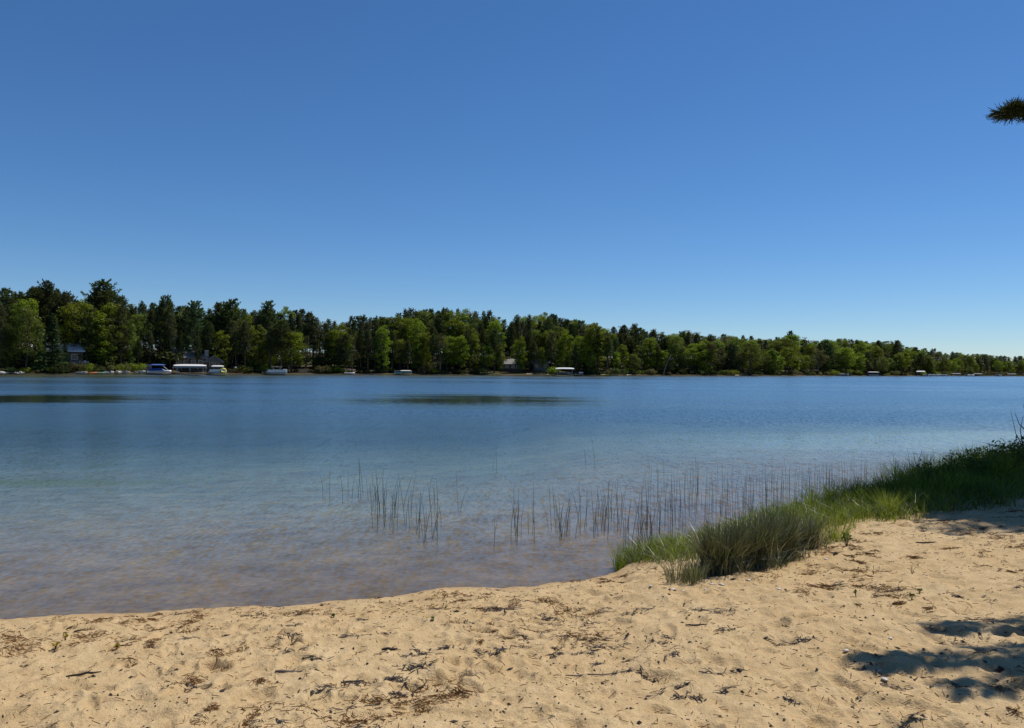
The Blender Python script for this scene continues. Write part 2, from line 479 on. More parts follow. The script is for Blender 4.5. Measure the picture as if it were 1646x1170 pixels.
# coarse ground all round, to the horizon
rs = np.concatenate([np.geomspace(0.4, 30, 150), np.geomspace(30.5, 600, 320), np.geomspace(610, 3000, 25)])
th = np.concatenate([np.linspace(-math.pi, -R(50), 60), np.linspace(-R(49.5), R(49.5), 560), np.linspace(R(50), math.pi, 60)])
gx, gy, gq = polar(rs, th)
gz = H_base(gx, gy)
rr = np.hypot(gx, gy); aa = np.abs(np.arctan2(gx, gy))
inner = smooth(15.5, 14.0, rr) * smooth(2.1, 2.6, rr) * smooth(R(49), R(46), aa) * smooth(-2.6, -1.8, d_near(gx, gy))
gz = gz - 0.16 * inner
g = MB().add(np.c_[gx, gy, gz], quads=gq)
tag(g.build('ground', M['ground'], smooth_shade=True), kind='structure')

# fine sand of the near beach
rs = 2.0 * np.exp(np.arange(0, math.log(16 / 2.0), 0.0042))
th = np.linspace(-R(50), R(50), 1000)
bx, by, bq = polar(rs, th)
dn = d_near(bx, by)
bm = dn > -3.0
ssel = H_base(bx, by)
bz = ssel.copy()
bz[bm] = H_sand(bx[bm], by[bm])
rr = np.hypot(bx, by); aa = np.abs(np.arctan2(bx, by))
inner = smooth(15.8, 15.0, rr) * smooth(2.0, 2.3, rr) * smooth(R(50), R(48.5), aa) * smooth(-2.9, -2.3, dn)
bz = bz + 0.012 * inner - 0.03 * (1 - inner)
V, Q = keep(np.c_[bx, by, bz], bq, bm)
# the underwater part of the sheet takes the wet look from its height
beach = MB().add(V, quads=Q).build('beach', M['sand'], smooth_shade=True)
tag(beach, kind='structure')

def ground_at(x, y):
    x = np.atleast_1d(np.asarray(x, float)); y = np.atleast_1d(np.asarray(y, float))
    return H_sand(x, y) + 0.012

# water ----------------------------------------------------------
m, nt = new_mat('lake_water'); t = NT(nt)
geo = t.n('NewGeometry'); pos = geo.outputs['Position']
def wave(angle, lam, stretch, amp, detail=2.0, rough=0.5):
    """slope of one wave train: crests long across the direction of travel"""
    mp = t.n('Mapping'); mp.vector_type = 'POINT'
    mp.inputs['Rotation'].default_value = (0, 0, -angle)
    mp.inputs['Scale'].default_value = (1.0 / lam, 1.0 / (lam * stretch), 1.0)
    t.l(pos, mp.inputs['Vector'])
    nz = t.noise(mp.outputs[0], 1.0, detail, rough)
    s = t.math('MULTIPLY', t.math('SUBTRACT', nz.outputs[0], 0.5), amp)
    return t.vmath('SCALE', t.n('CombineXYZ').outputs[0], s) if False else (s, (math.cos(angle), math.sin(angle), 0.0))
def vec_scale(v, s):
    nd = t.n('VectorMath', operation='SCALE'); nd.inputs[0].default_value = v; t.l(s, nd.inputs['Scale']); return nd.outputs[0]
wob = t.noise(pos, 0.5, 2)
waves = [wave(R(100), 0.055, 2.6, 0.36), wave(R(58), 0.080, 3.8, 0.36), wave(R(128), 0.040, 2.4, 0.30), wave(R(85), 0.17, 3.0, 0.20), wave(R(40), 0.12, 2.5, 0.14), wave(R(93), 0.34, 4.0, 0.16)]
slope = None
for s, v in waves:
    x_ = vec_scale(v, s)
    slope = x_ if slope is None else t.vmath('ADD', slope, x_)
# wind: gusts make it rougher, sheltered places lie calm
mpw = t.n('Mapping'); mpw.inputs['Scale'].default_value = (0.012, 0.05, 1.0); mpw.inputs['Rotation'].default_value = (0, 0, R(4)); t.l(pos, mpw.inputs['Vector'])
gust = t.ramp(t.noise(mpw.outputs[0], 1.0, 4, 0.6).outputs[0], [(0.32, 0.55), (0.65, 1.25)])
mpe = t.n('Mapping'); mpe.inputs['Scale'].default_value = (0.05, 0.30, 1.0); t.l(pos, mpe.inputs['Vector'])
edge = t.noise(mpe.outputs[0], 1.0, 5, 0.65)
def calm(px0, py0, px1, py1, soft=0.35):
    """calm patch as an ellipse lying on the lake between two photo rows"""
    d0, d1 = px_depth((px0 + px1) / 2, py1), px_depth((px0 + px1) / 2, py0)
    cy, ry = (d0 + d1) / 2, abs(d1 - d0) / 2
    cx = px_x((px0 + px1) / 2, cy); rx = px_x(px1, cy) - cx
    v = t.vmath('DIVIDE', t.vmath('SUBTRACT', pos, (cx, cy, 0.0)), (rx, ry, 1e9))
    nd = t.n('VectorMath', operation='LENGTH'); t.l(v, nd.inputs[0])
    dd = t.math('ADD', nd.outputs['Value'], t.math('MULTIPLY_ADD', edge.outputs[0], 1.5, -0.75))
    return t.ramp(t.math('MULTIPLY', dd, 0.7), [(0.7 * (1 - soft), 1.0), (0.75, 0.0)])
c1 = calm(-240, 631, 320, 656, 0.7); c2 = calm(500, 633, 1030, 659, 0.7)
c3 = calm(930, 690, 2300, 752, 0.4)
keepw = t.math('MULTIPLY', t.math('SUBTRACT', 1.0, t.math('MULTIPLY', c1, 0.78)), t.math('SUBTRACT', 1.0, t.math('MULTIPLY', c2, 0.78)))
keepw = t.math('MULTIPLY', keepw, t.math('SUBTRACT', 1.0, t.math('MULTIPLY', c3, 0.62)))
sepw = t.n('SeparateXYZ'); t.l(pos, sepw.inputs[0])
near_c = t.ramp(t.math('DIVIDE', sepw.outputs['Y'], 30.0), [(0.20, 0.35), (0.36, 0.75), (0.6, 1.0)])
ampf = t.ramp(t.math('DIVIDE', sepw.outputs['Y'], 60.0), [(0.10, 1.2), (0.16, 1.7), (0.26, 1.5), (0.45, 1.1), (0.9, 0.8)])
amp = t.math('MULTIPLY', t.math('MULTIPLY', gust, keepw), ampf)
nd = t.n('VectorMath', operation='SCALE'); t.l(slope, nd.inputs[0]); t.l(amp, nd.inputs['Scale'])
steep = t.vmath('MAXIMUM', t.vmath('MINIMUM', nd.outputs[0], (0.10, 0.024, 1.0)), (-0.10, -0.16, -1.0))
nrm = t.vmath('NORMALIZE', t.vmath('ADD', steep, (0, 0, 1.0)))
fr = t.n('Fresnel'); fr.inputs['IOR'].default_value = 1.33; t.l(nrm, fr.inputs['Normal'])
# wavelets too small to see one by one: a rough surface, rougher out on the open lake and in the gusts
fetch = t.ramp(t.math('DIVIDE', sepw.outputs['Y'], 60.0), [(0.10, 0.10), (0.2, 0.20), (0.6, 0.30)])
rgh = t.math('MULTIPLY', fetch, t.math('MULTIPLY', t.math('MULTIPLY_ADD', gust, 0.5, 0.5), t.math('MULTIPLY_ADD', keepw, 0.72, 0.28)))
gl = t.n('BsdfGlossy', distribution='BECKMANN'); t.l(rgh, gl.inputs['Roughness']); t.l(nrm, gl.inputs['Normal'])
gl.inputs['Color'].default_value = (1, 1, 1, 1)
# a rough sea shows steeper facets than its mean slope, so it mirrors less
ffac = t.math('MULTIPLY', fr.outputs[0], t.math('SUBTRACT', 1.0, t.math('MULTIPLY', rgh, 0.55)))
tr = t.n('BsdfTransparent'); tr.inputs['Color'].default_value = (0.97, 0.97, 0.93, 1)
mx = t.n('MixShader'); t.l(ffac, mx.inputs[0]); t.l(tr.outputs[0], mx.inputs[1]); t.l(gl.outputs[0], mx.inputs[2])
out = t.n('OutputMaterial'); t.l(mx.outputs[0], out.inputs['Surface'])
M['water'] = m
wb = MB().box((0, 700, -6.0), (2600, 1500, 12.0))
tag(wb.build('lake_water', M['water']), kind='structure')

# ------------------------------------------------------------------ tree prototypes
def needles(mb, C, out, n, ln, wd, spread, up, tint):
    """n thin triangles around each point of C, fanning about the directions out"""
    k = len(C)
    Ci = np.repeat(C, n, 0); D = np.repeat(out, n, 0) + rng.normal(0, spread, (k * n, 3)) + np.array([0, 0, up])
    D /= np.linalg.norm(D, axis=1)[:, None] + 1e-9
    S = np.cross(D, rng.normal(0, 1, (k * n, 3))); S /= np.linalg.norm(S, axis=1)[:, None] + 1e-9
    L = (ln * rng.uniform(0.6, 1.25, k * n))[:, None]; Wd = (wd * rng.uniform(0.7, 1.3, k * n))[:, None]
    V = np.stack([Ci - S * Wd * 0.5, Ci + S * Wd * 0.5, Ci + D * L + S * Wd * 0.28, Ci + D * L - S * Wd * 0.28], 1).reshape(-1, 3)
    q = np.arange(k * n)[:, None] * 4 + np.arange(4)[None, :]
    tt = np.repeat(np.repeat(np.clip(tint, 0, 1), n), 4)
    mb.add(V, quads=q, tint=tt)

def white_pine(H, Lmax, base=0.22, lean=0.0):
    tr, cr = MB(), MB()
    z = np.linspace(0, H, 9)
    bend = lean * (z / H) ** 2
    P = np.c_[bend + 0.15 * np.sin(z * 0.4), 0.12 * np.cos(z * 0.33) - 0.12, z]
    tr.tube(P, 0.30 * (1 - z / H) + 0.03, 7)
    zz = base * H
    while zz < H * 0.985:
        f = (zz / H - base) / (1 - base)
        prof = (0.55 + 0.75 * math.sin(min(1, f * 1.5 + 0.18) * math.pi * 0.5)) * (1 - f) ** 0.62
        a0 = rng.uniform(0, 6.28)
        for b in range(rng.integers(3, 6)):
            a = a0 + b * 6.28 / 4.5 + rng.normal(0, 0.3)
            L = Lmax * prof * rng.uniform(0.45, 1.2) + 0.35
            rise = -0.08 + 0.9 * f ** 1.6 + rng.normal(0, 0.08)
            c0 = np.array([np.interp(zz, z, P[:, 0]), np.interp(zz, z, P[:, 1]), zz])
            s = np.linspace(0, 1, 5)
            pts = c0 + np.c_[math.cos(a) * L * s, math.sin(a) * L * s, L * (rise * s + 0.28 * s ** 2.2)]
            tr.tube(pts, 0.05 * (1 - s) + 0.012, 3, cap=False)
            nt_ = int(4 + L * 6)
            u = rng.uniform(0.3, 1.03, nt_)
            c = np.stack([np.interp(u, s, pts[:, i]) for i in range(3)], 1)
            side = np.array([-math.sin(a), math.cos(a), 0])
            off = rng.normal(0, 0.20 * L * (1.1 - 0.75 * u), nt_)[:, None]
            c = c + side * off + np.c_[np.zeros(nt_), np.zeros(nt_), rng.normal(0.05, 0.10, nt_)]
            d = np.tile(np.array([math.cos(a), math.sin(a), 0.35]), (nt_, 1)) + side * np.sign(off) * 0.5
            needles(cr, c, d, 5, 0.46, 0.17, 0.38, 0.25, rng.uniform(0.2, 0.8) + rng.normal(0, 0.15, nt_))
        zz += rng.uniform(0.55, 1.0) * (0.6 + 0.4 * (1 - f))
    return tr, cr

def red_pine(H, Rc, base=0.42):
    tr, cr = MB(), MB()
    z = np.linspace(0, H * 0.97, 8)
    P = np.c_[0.12 * np.sin(z * 0.3), 0.1 * np.cos(z * 0.37) - 0.1, z]
    tr.tube(P, 0.26 * (1 - z / H) + 0.04, 7)
    n = 95
    for i in range(n):
        f = (i + rng.random()) / n
        zz = H * (base + (0.96 - base) * f)
        a = i * 2.4 + rng.normal(0, 0.3)
        prof = math.sin(math.pi * min(1, 0.22 + 0.78 * f) ** 0.9) ** 0.7
        L = Rc * max(prof, 0.12) * rng.uniform(0.55, 1.15)
        s = np.linspace(0, 1, 4)
        c0 = np.array([np.interp(zz, z, P[:, 0]), np.interp(zz, z, P[:, 1]), zz])
        pts = c0 + np.c_[math.cos(a) * L * s, math.sin(a) * L * s, L * (0.05 + 0.35 * f) * s + 0.25 * L * s ** 2]
        tr.tube(pts, 0.045 * (1 - s) + 0.012, 3, cap=False)
        k = int(5 + L * 5)
        u = rng.uniform(0.45, 1.05, k)
        c = np.stack([np.interp(u, s, pts[:, j]) for j in range(3)], 1) + rng.normal(0, 0.26, (k, 3)) * np.array([1, 1, 0.75])
        d = c - pts[2]; d /= np.linalg.norm(d, axis=1)[:, None] + 1e-6
        needles(cr, c, d, 7, 0.36, 0.14, 0.7, 0.35, rng.uniform(0.15, 0.85) + rng.normal(0, 0.12, k))
    return tr, cr

def spruce(H, Rb, base=0.03):
    tr, cr = MB(), MB()
    z = np.linspace(0, H, 6)
    tr.tube(np.c_[z * 0, z * 0, z], 0.24 * (1 - z / H) + 0.02, 6)
    zz = base * H + 0.2
    while zz < H * 0.985:
        f = zz / H
        L0 = Rb * (1 - f) ** 0.85 + 0.12
        for b in range(6 if f < 0.8 else 4):
            a = rng.uniform(0, 6.28)
            L = L0 * rng.uniform(0.6, 1.15)
            s = np.linspace(0, 1, 4)
            pts = np.c_[math.cos(a) * L * s, math.sin(a) * L * s, zz + L * (0.05 * s - 0.28 * s * (1 - 0.45 * s) + 0.5 * f * s)]
            k = int(3 + L * 7)
            u = rng.uniform(0.15, 1.0, k)
            side = np.array([-math.sin(a), math.cos(a), 0])
            c = np.stack([np.interp(u, s, pts[:, j]) for j in range(3)], 1) + side * rng.normal(0, 0.17 * L, k)[:, None]
            d = np.tile(np.array([math.cos(a), math.sin(a), -0.25]), (k, 1))
            needles(cr, c, d, 4, 0.40, 0.20, 0.42, -0.05, rng.uniform(0.2, 0.8) + rng.normal(0, 0.15, k))
        zz += rng.uniform(0.30, 0.5)
    return tr, cr

def leaf_cloud(mb, c, r, n, size, tint):
    D = rng.normal(0, 1, (n, 3)); D /= np.linalg.norm(D, axis=1)[:, None]
    rad = rng.uniform(0.35, 1.06, n) ** 0.6
    C = c + D * np.array(r) * rad[:, None]
    N = D * 0.6 + rng.normal(0, 0.5, (n, 3)) + np.array([0, 0, 0.5])
    N /= np.linalg.norm(N, axis=1)[:, None]
    U = np.cross(N, rng.normal(0, 1, (n, 3))); U /= np.linalg.norm(U, axis=1)[:, None]
    B = np.cross(N, U)
    s = (size * rng.uniform(0.55, 1.25, n))[:, None]
    V = np.stack([C - U * s, C - B * s * 0.55, C + U * s, C + B * s * 0.55], 1).reshape(-1, 3)
    q = np.arange(n)[:, None] * 4 + np.arange(4)[None, :]
    mb.add(V, quads=q, tint=np.repeat(np.clip(tint + rng.normal(0, 0.12, n), 0, 1), 4))

def broadleaf(H, Rc, base=0.28, lobes=46, airy=1.0, size=0.23):
    tr, cr = MB(), MB()
    z = np.linspace(0, H * 0.72, 7)
    P = np.c_[0.25 * np.sin(z * 0.25), 0.2 * np.cos(z * 0.3) - 0.2, z]
    tr.tube(P, 0.24 * (1 - z / (H * 0.8)) + 0.02, 7)
    for i in range(lobes):
        f = (i + 0.5) / lobes
        zz = base * H + (1 - base) * H * (f ** 0.85) * 0.95
        g = (zz / H - base) / (1 - base)
        prof = math.sin(math.pi * min(1.0, 0.16 + 0.80 * g)) ** 0.65
        a = i * 2.39996 + rng.normal(0, 0.35)
        rr_ = Rc * prof * rng.uniform(0.45, 1.02)
        c = np.array([math.cos(a) * rr_, math.sin(a) * rr_, zz + rng.normal(0, 0.3)])
        zb = max(0.15 * H, zz - 0.9 * rr_ - 0.5)
        p0 = np.array([np.interp(zb, z, P[:, 0]), np.interp(zb, z, P[:, 1]), min(zb, H * 0.7)])
        s = np.linspace(0, 1, 4)[:, None]
        pts = p0 + (c - p0) * s + np.array([0, 0, 0.25]) * np.sin(s * math.pi)
        tr.tube(pts, np.array([0.075, 0.05, 0.03, 0.012]), 3, cap=False)
        rl = Rc * rng.uniform(0.24, 0.42) * (0.75 + 0.25 * prof)
        leaf_cloud(cr, c, (rl * 1.15, rl * 1.15, rl * 0.72), int(105 * airy), size, rng.uniform(0.15, 0.9))
    return tr, cr

def shrub(Hh, Rr, lobes=14, size=0.14, n=80):
    tr, cr = MB(), MB()
    for i in range(lobes):
        a = rng.uniform(0, 6.28); r_ = Rr * math.sqrt(rng.random()) * 0.8
        c = np.array([math.cos(a) * r_, math.sin(a) * r_, Hh * rng.uniform(0.3, 0.85) * (1 - 0.35 * r_ / Rr)])
        s = np.linspace(0, 1, 3)[:, None]
        tr.tube(np.array([0.1 * math.cos(a), 0.1 * math.sin(a), 0]) * (1 - s) + c * s, np.array([0.035, 0.025, 0.01]), 3, cap=False)
        leaf_cloud(cr, c, (Rr * 0.38, Rr * 0.38, Hh * 0.26), n, size, rng.uniform(0.15, 0.9))
    return tr, cr

PROTO = {}
def proto(key, pair, bark, leaf, height):
    tr, cr = pair
    PROTO[key] = (tr.mesh('trunk', bark, True), cr.mesh('crown', leaf), height)
def recolor(key, src, leaf):
    t_, c_, h_ = PROTO[src]
    c2 = c_.copy(); c2.materials.clear(); c2.materials.append(leaf)
    PROTO[key] = (t_, c2, h_)
proto('wp0', white_pine(20, 3.7), M['bark'], M['needle_dark'], 20.4)
proto('wp1', white_pine(20, 3.0, 0.30, 0.5), M['bark'], M['needle_grey'], 20.4)
proto('wp2', white_pine(20, 4.6, 0.18), M['bark'], M['needle_dark'], 20.4)
proto('wp3', white_pine(20, 3.2, 0.12), M['bark'], M['needle_spruce'], 20.4)
proto('rp0', red_pine(20, 2.6), M['bark'], M['needle_dark'], 19.8)
proto('rp1', red_pine(20, 2.3, 0.34), M['bark'], M['needle_grey'], 19.8)
proto('rp2', red_pine(20, 2.8, 0.25), M['bark'], M['needle_dark'], 19.8)
proto('sp0', spruce(18, 3.4), M['bark'], M['needle_spruce'], 18.1)
proto('sp1', spruce(18, 2.5), M['bark'], M['needle_dark'], 18.1)
proto('dc0', broadleaf(17, 3.8), M['bark'], M['leaf_bright'], 17.2)
proto('dc1', broadleaf(17, 3.3, 0.2, 44), M['bark'], M['leaf_bright'], 17.2)
proto('dc2', broadleaf(17, 4.2, 0.22, 52), M['bark'], M['leaf_mid'], 17.2)
proto('dc3', broadleaf(17, 3.4, 0.3, 42, 0.7), M['bark_pale'], M['leaf_dull'], 17.2)
proto('dc4', broadleaf(17, 3.2, 0.12, 48), M['bark'], M['leaf_mid'], 17.2)
recolor('dc5', 'dc4', M['leaf_bright'])
recolor('dc6', 'dc2', M['leaf_dull'])
M['leaf_under'] = leafy('leaf_under', (0.026, 0.042, 0.010), (0.080, 0.100, 0.024), 0.35, 0.35)
proto('sh0', shrub(2.4, 1.7), M['bark'], M['leaf_under'], 2.4)
proto('sh1', shrub(2.0, 2.0), M['bark'], M['leaf_bright'], 2.0)
recolor('sh2', 'sh0', M['leaf_dull'])
KIND = {'wp': ('white_pine', 'white pine', 'pine tree'), 'rp': ('red_pine', 'red pine', 'pine tree'), 'sp': ('spruce', 'spruce', 'spruce tree'),
        'dc': ('broadleaf_tree', 'broadleaf tree', 'tree'), 'sh': ('shore_shrub', 'shrub', 'shrub')}
SHADE = {'wp0': 'dark', 'wp1': 'greyish', 'wp2': 'broad dark', 'wp3': 'blue-green', 'rp0': 'dark', 'rp1': 'greyish', 'rp2': 'full-crowned', 'sp0': 'broad green', 'sp1': 'narrow dark',
         'dc0': 'bright green', 'dc1': 'slim bright green', 'dc2': 'mid-green', 'dc3': 'sparse olive', 'dc4': 'low mid-green', 'dc5': 'low bright green', 'dc6': 'dull olive',
         'sh0': 'dark green', 'sh1': 'yellow-green', 'sh2': 'olive'}
PLACES = [(0, 50, 'at the left edge'), (50, 112, 'beside the pale-roofed house'), (112, 150, 'behind the bluish deck'), (150, 206, 'behind the pale boulders'),
          (206, 240, 'above the grey shed'), (240, 276, 'behind the blue-canopied boat'), (276, 340, 'around the log cabin'), (340, 372, 'behind the yellow tube'),
          (372, 420, 'above the timber stack'), (420, 470, 'behind the open pontoon boat'), (470, 520, 'above the tan woodpile'), (520, 590, 'behind the white rowing boat'),
          (590, 625, 'right of the rowing boat'), (625, 670, 'behind the teal-sided lift'), (670, 770, 'left of the small lawn'), (770, 805, 'above the small lawn'),
          (805, 850, 'by the grey-roofed cottage'), (850, 890, 'behind the sand strip'), (890, 930, 'left of the grassy spit'), (930, 990, 'on the grassy spit'),
          (990, 1050, 'right of the grassy spit'), (1050, 1090, 'beside the pale leaning trunk'), (1090, 1170, 'right of the leaning trunk'), (1170, 1250, 'above the gravel strip'),
          (1250, 1330, 'left of the covered boat'), (1330, 1380, 'behind the covered boat'), (1380, 1430, 'behind the dark boathouse'), (1430, 1480, 'right of the dark boathouse'),
          (1480, 1540, 'above the moored boats'), (1540, 1600, 'on the far right shore'), (1600, 1760, 'at the right edge')]
def place_name(px):
    for a, b, s in PLACES:
        if a <= px < b: return s
    return 'beyond the left edge' if px < 0 else 'at the right edge'

def shore_pt(px, off):
    """point on the far land: off metres behind the waterline (minus: out on the water) along the ray of a photo column"""
    k = (px - 823.0) / FPX
    d = 250.0
    for _ in range(40): d = 0.5 * d + 0.5 * (float(Yf(k * d)) + off)
    return k * d, d

LABELS = {}
def plant(key, px, off, height=None, top_y=None, rowname='', label=None, wide=1.0):
    x, y = shore_pt(px, off)
    z = float(H_base(np.array([x]), np.array([y]))[0]) - 0.05
    tm, cm, hh = PROTO[key]
    if top_y is not None:
        height = (horizon_y(px) - top_y) * y / FPX + CAMZ - z
    s = max(0.12, height / hh)
    nm, kn, cat = KIND[key[:2]]
    size = '' if key[:2] == 'sh' else ('towering ' if height > 21 else 'tall ' if height > 17 else 'mid-sized ' if height > 11 else 'young ')
    lb = label or f"{size}{SHADE[key]} {kn} {rowname} {place_name(px)}".replace('  ', ' ').strip()
    th_ = tag(link(nm, None, None, (x, y, z), rng.uniform(0, 6.28)), lb, cat)
    LABELS.setdefault(lb, []).append(th_)
    sx = s * wide * rng.uniform(0.92, 1.1)
    th_.scale = (sx, sx, s)
    link('trunk', tm, th_); link('crown', cm, th_)
    return th_

SIL = np.array([(-60, 462), (0, 462), (20, 470), (45, 466), (62, 456), (75, 452), (90, 462), (105, 470), (130, 478), (148, 460), (165, 452), (185, 456), (200, 478), (220, 482), (240, 481), (262, 476),
                (285, 486), (310, 483), (330, 495), (345, 484), (365, 482), (385, 492), (405, 490), (430, 485), (445, 496), (460, 488), (490, 496), (515, 508), (550, 513), (580, 503), (620, 506), (650, 494),
                (690, 493), (730, 491), (760, 494), (790, 497), (812, 514), (830, 503), (855, 501), (880, 500), (900, 505), (930, 508), (955, 516), (980, 524), (1003, 521), (1020, 520), (1050, 526), (1080, 532),
                (1100, 529), (1150, 534), (1200, 535), (1230, 543), (1262, 536), (1270, 533), (1300, 543), (1340, 542), (1400, 544), (1440, 546), (1450, 552), (1480, 557), (1510, 561), (1560, 566), (1600, 569), (1626, 571), (1646, 570), (1760, 574)], float)
def sil(px): return float(np.interp(px, SIL[:, 0], SIL[:, 1]))

# trees one can pick out in the photograph
for key, px, off, ty, wd, lb in [
    ('wp2', 165, 26, 451, 1.15, 'broad-topped white pine standing tallest above the trees left of the boats'),
    ('wp2', 74, 24, 452, 0.8, 'narrow white pine with a pointed top, second tallest at far left'),
    ('rp0', 52, 26, 459, 1.0, 'dark pine just left of the pointed white pine at far left'),
    ('wp1', 103, 22, 468, 0.7, 'small dark pine tip right of the pointed white pine'),
    ('rp0', 8, 18, 461, 1.1, 'dark pine at the very left edge of the photograph'),
    ('sp0', 84, 2.5, 503, 1.25, 'dense dark spruce reaching down to the water at far left'),
    ('sp0', 62, 2.5, 520, 1.0, 'second dark spruce down to the water, half behind the denser one'),
    ('dc1', 40, 11, 476, 1.0, 'bright green crown showing below the far left pines'),
    ('dc5', 158, 8, 500, 1.25, 'large bright green tree behind the pale boulders'),
    ('dc1', 178, 10, 484, 1.0, 'light green rounded crown under the tallest white pine'),
    ('dc0', 122, 13, 482, 1.1, 'yellow-green crown between the two tallest white pines'),
    ('wp0', 265, 12, 475, 0.95, 'tall dark pine directly above the blue-canopied boat'),
    ('wp3', 313, 10, 482, 1.15, 'feathery blue-green white pine above the log cabin'),
    ('wp0', 372, 11, 481, 1.1, 'tall layered white pine right of the yellow tube'),
    ('rp0', 350, 16, 484, 1.0, 'round-headed pine left of the layered white pine'),
    ('wp0', 430, 14, 484, 0.9, 'pointed dark pine above the open pontoon boat'),
    ('dc5', 432, 6, 539, 0.9, 'small bright green tree leaning out behind the open pontoon boat'),
    ('rp1', 300, 17, 490, 0.9, 'slim dark pine left of the feathery white pine'),
    ('dc0', 545, 7, 528, 1.35, 'wide yellow-green tree behind the small white rowing boat'),
    ('dc0', 664, 14, 509, 1.0, 'bright rounded crown above the teal-sided boat lift'),
    ('dc5', 675, 10, 540, 0.9, 'lower bright green tree right of the teal-sided boat lift'),
    ('dc1', 795, 14, 512, 1.0, 'bright green crown above the small lawn'),
    ('dc5', 838, 5, 540, 0.8, 'small lime-green tree beside the grey-roofed cottage'),
    ('dc0', 880, 10, 528, 0.85, 'slim yellow-green tree left of the white-canopied lift by the spit'),
    ('dc5', 957, 7, 519, 1.25, 'large bright green tree standing on the grassy spit'),
    ('dc5', 1042, 7, 545, 1.05, 'rounded bright tree left of the pale leaning trunk'),
    ('dc2', 1085, 8, 540, 0.95, 'light green tree right of the pale leaning trunk'),
    ('wp1', 1018, 26, 520, 0.9, 'pair-topped pine poking above the trees right of the spit'),
    ('rp0', 1003, 24, 521, 1.0, 'bushy dark pine top right of the spit'),
    ('wp0', 1270, 26, 532, 0.9, 'lone dark pine top rising above the green canopy right of centre'),
    ('wp3', 1328, 5, 545, 0.9, 'blue-green layered pine close to the water left of the grey boat cover'),
    ('dc4', 1242, 4, 560, 1.2, 'round green tree spilling to the water right of centre'),
    ('dc0', 1275, 8, 552, 1.1, 'yellow-green spreading tree beside the lone dark pine'),
    ('rp1', 1442, 12, 546, 1.2, 'tall pine standing out above the far right shore'),
    ('dc5', 1490, 5, 572, 1.2, 'bright green tree at the water above the far right moored boats'),
    ('sp0', 104, 6, 545, 0.9, 'dark green spruce in front of the pale-roofed house beside the bluish deck'),
    ('sp1', 66, 8, 520, 1.0, 'narrow dark spruce hiding the middle of the pale-roofed house'),
    ('wp3', 804, 6, 535, 0.8, 'feathery pine left of the grey-roofed cottage'),
    ('rp2', 850, 7, 530, 0.9, 'full-crowned pine between the two cottages'),
    ('rp2', 290, 7, 530, 0.6, 'narrow pine in front of the left end of the log cabin'),
    ('sp0', 330, 7, 525, 0.7, 'dark spruce in front of the right end of the log cabin'),
    ('sh1', 1352, 2.5, 591, 1.4, 'bright yellow-green bush right above the grey boat cover'),
    ('sh1', 886, 1.2, 588, 1.0, 'spiky yellow-green bush left of the white-canopied lift by the spit'),
    ('sh1', 217, 1.5, 582, 1.1, 'yellow-green bush left of the small grey shed'),
]:
    plant(key, px, off, top_y=ty, label=lb, wide=wd)

for px_, k_ in [(40, 'rp2'), (70, 'wp3'), (100, 'rp2'), (124, 'dc4'), (284, 'sp1'), (300, 'wp3'), (322, 'sp1'), (336, 'wp3'), (812, 'sp1'), (826, 'wp3'), (868, 'sp1')]:
    plant(k_, px_, 25 + 3 * math.sin(px_), top_y=sil(px_) + 14, rowname='behind house', wide=1.2)
# the rows of the wood
conif = ['wp0', 'wp1', 'rp0', 'rp1', 'rp2', 'wp3', 'rp0', 'rp1']
def pick(p_con, lst=conif):
    if rng.random() < p_con: return lst[rng.integers(len(lst))]
    return ['dc0', 'dc1', 'dc2', 'dc3', 'dc4', 'dc5', 'dc2', 'dc5', 'dc0'][rng.integers(9)]
HOUSES = [(25, 132), (280, 335), (806, 832), (862, 880)]
rows = [(5.5, 16, 'in front row', (0.45, 0.86), 0.50), (16, 17, 'in second row', (0.66, 0.97), 0.60),
        (27, 15, 'farther back', (0.86, 1.02), 0.72), (42, 17, 'at the back', (0.93, 1.02), 0.72)]
for off, step, rn, (f0, f1), pc in rows:
    px = -40.0
    while px < 1720:
        d = shore_pt(px, off)[1]
        st = step * 205.0 / d * (1.3 if px > 1000 else 1.0)
        px += st * rng.uniform(0.7, 1.3)
        if off < 20 and any(a < px < b for a, b in HOUSES) and rng.random() < 0.8: continue
        sy = sil(px) + abs(rng.normal(0, 3.0)) * 205 / d
        hy = horizon_y(px) + CAMZ * FPX / d
        frac = rng.uniform(f0, f1)
        if off > 20: frac = min(frac, 1.0)
        pcx = pc + (0.1 if px < 520 else -0.06 if 930 < px < 1120 else -0.25 if px > 1150 else 0)
        key = pick(pcx)
        ty = hy - (hy - sy) * frac
        if key.startswith('dc'): ty += 3.0 * 205 / d
        plant(key, px, off + rng.uniform(-3, 3), top_y=ty, rowname=rn, wide=rng.uniform(0.85, 1.2) * (1.4 if px > 1000 else 1.0) * (0.85 if off > 20 and not key.startswith('dc') else 1.0))
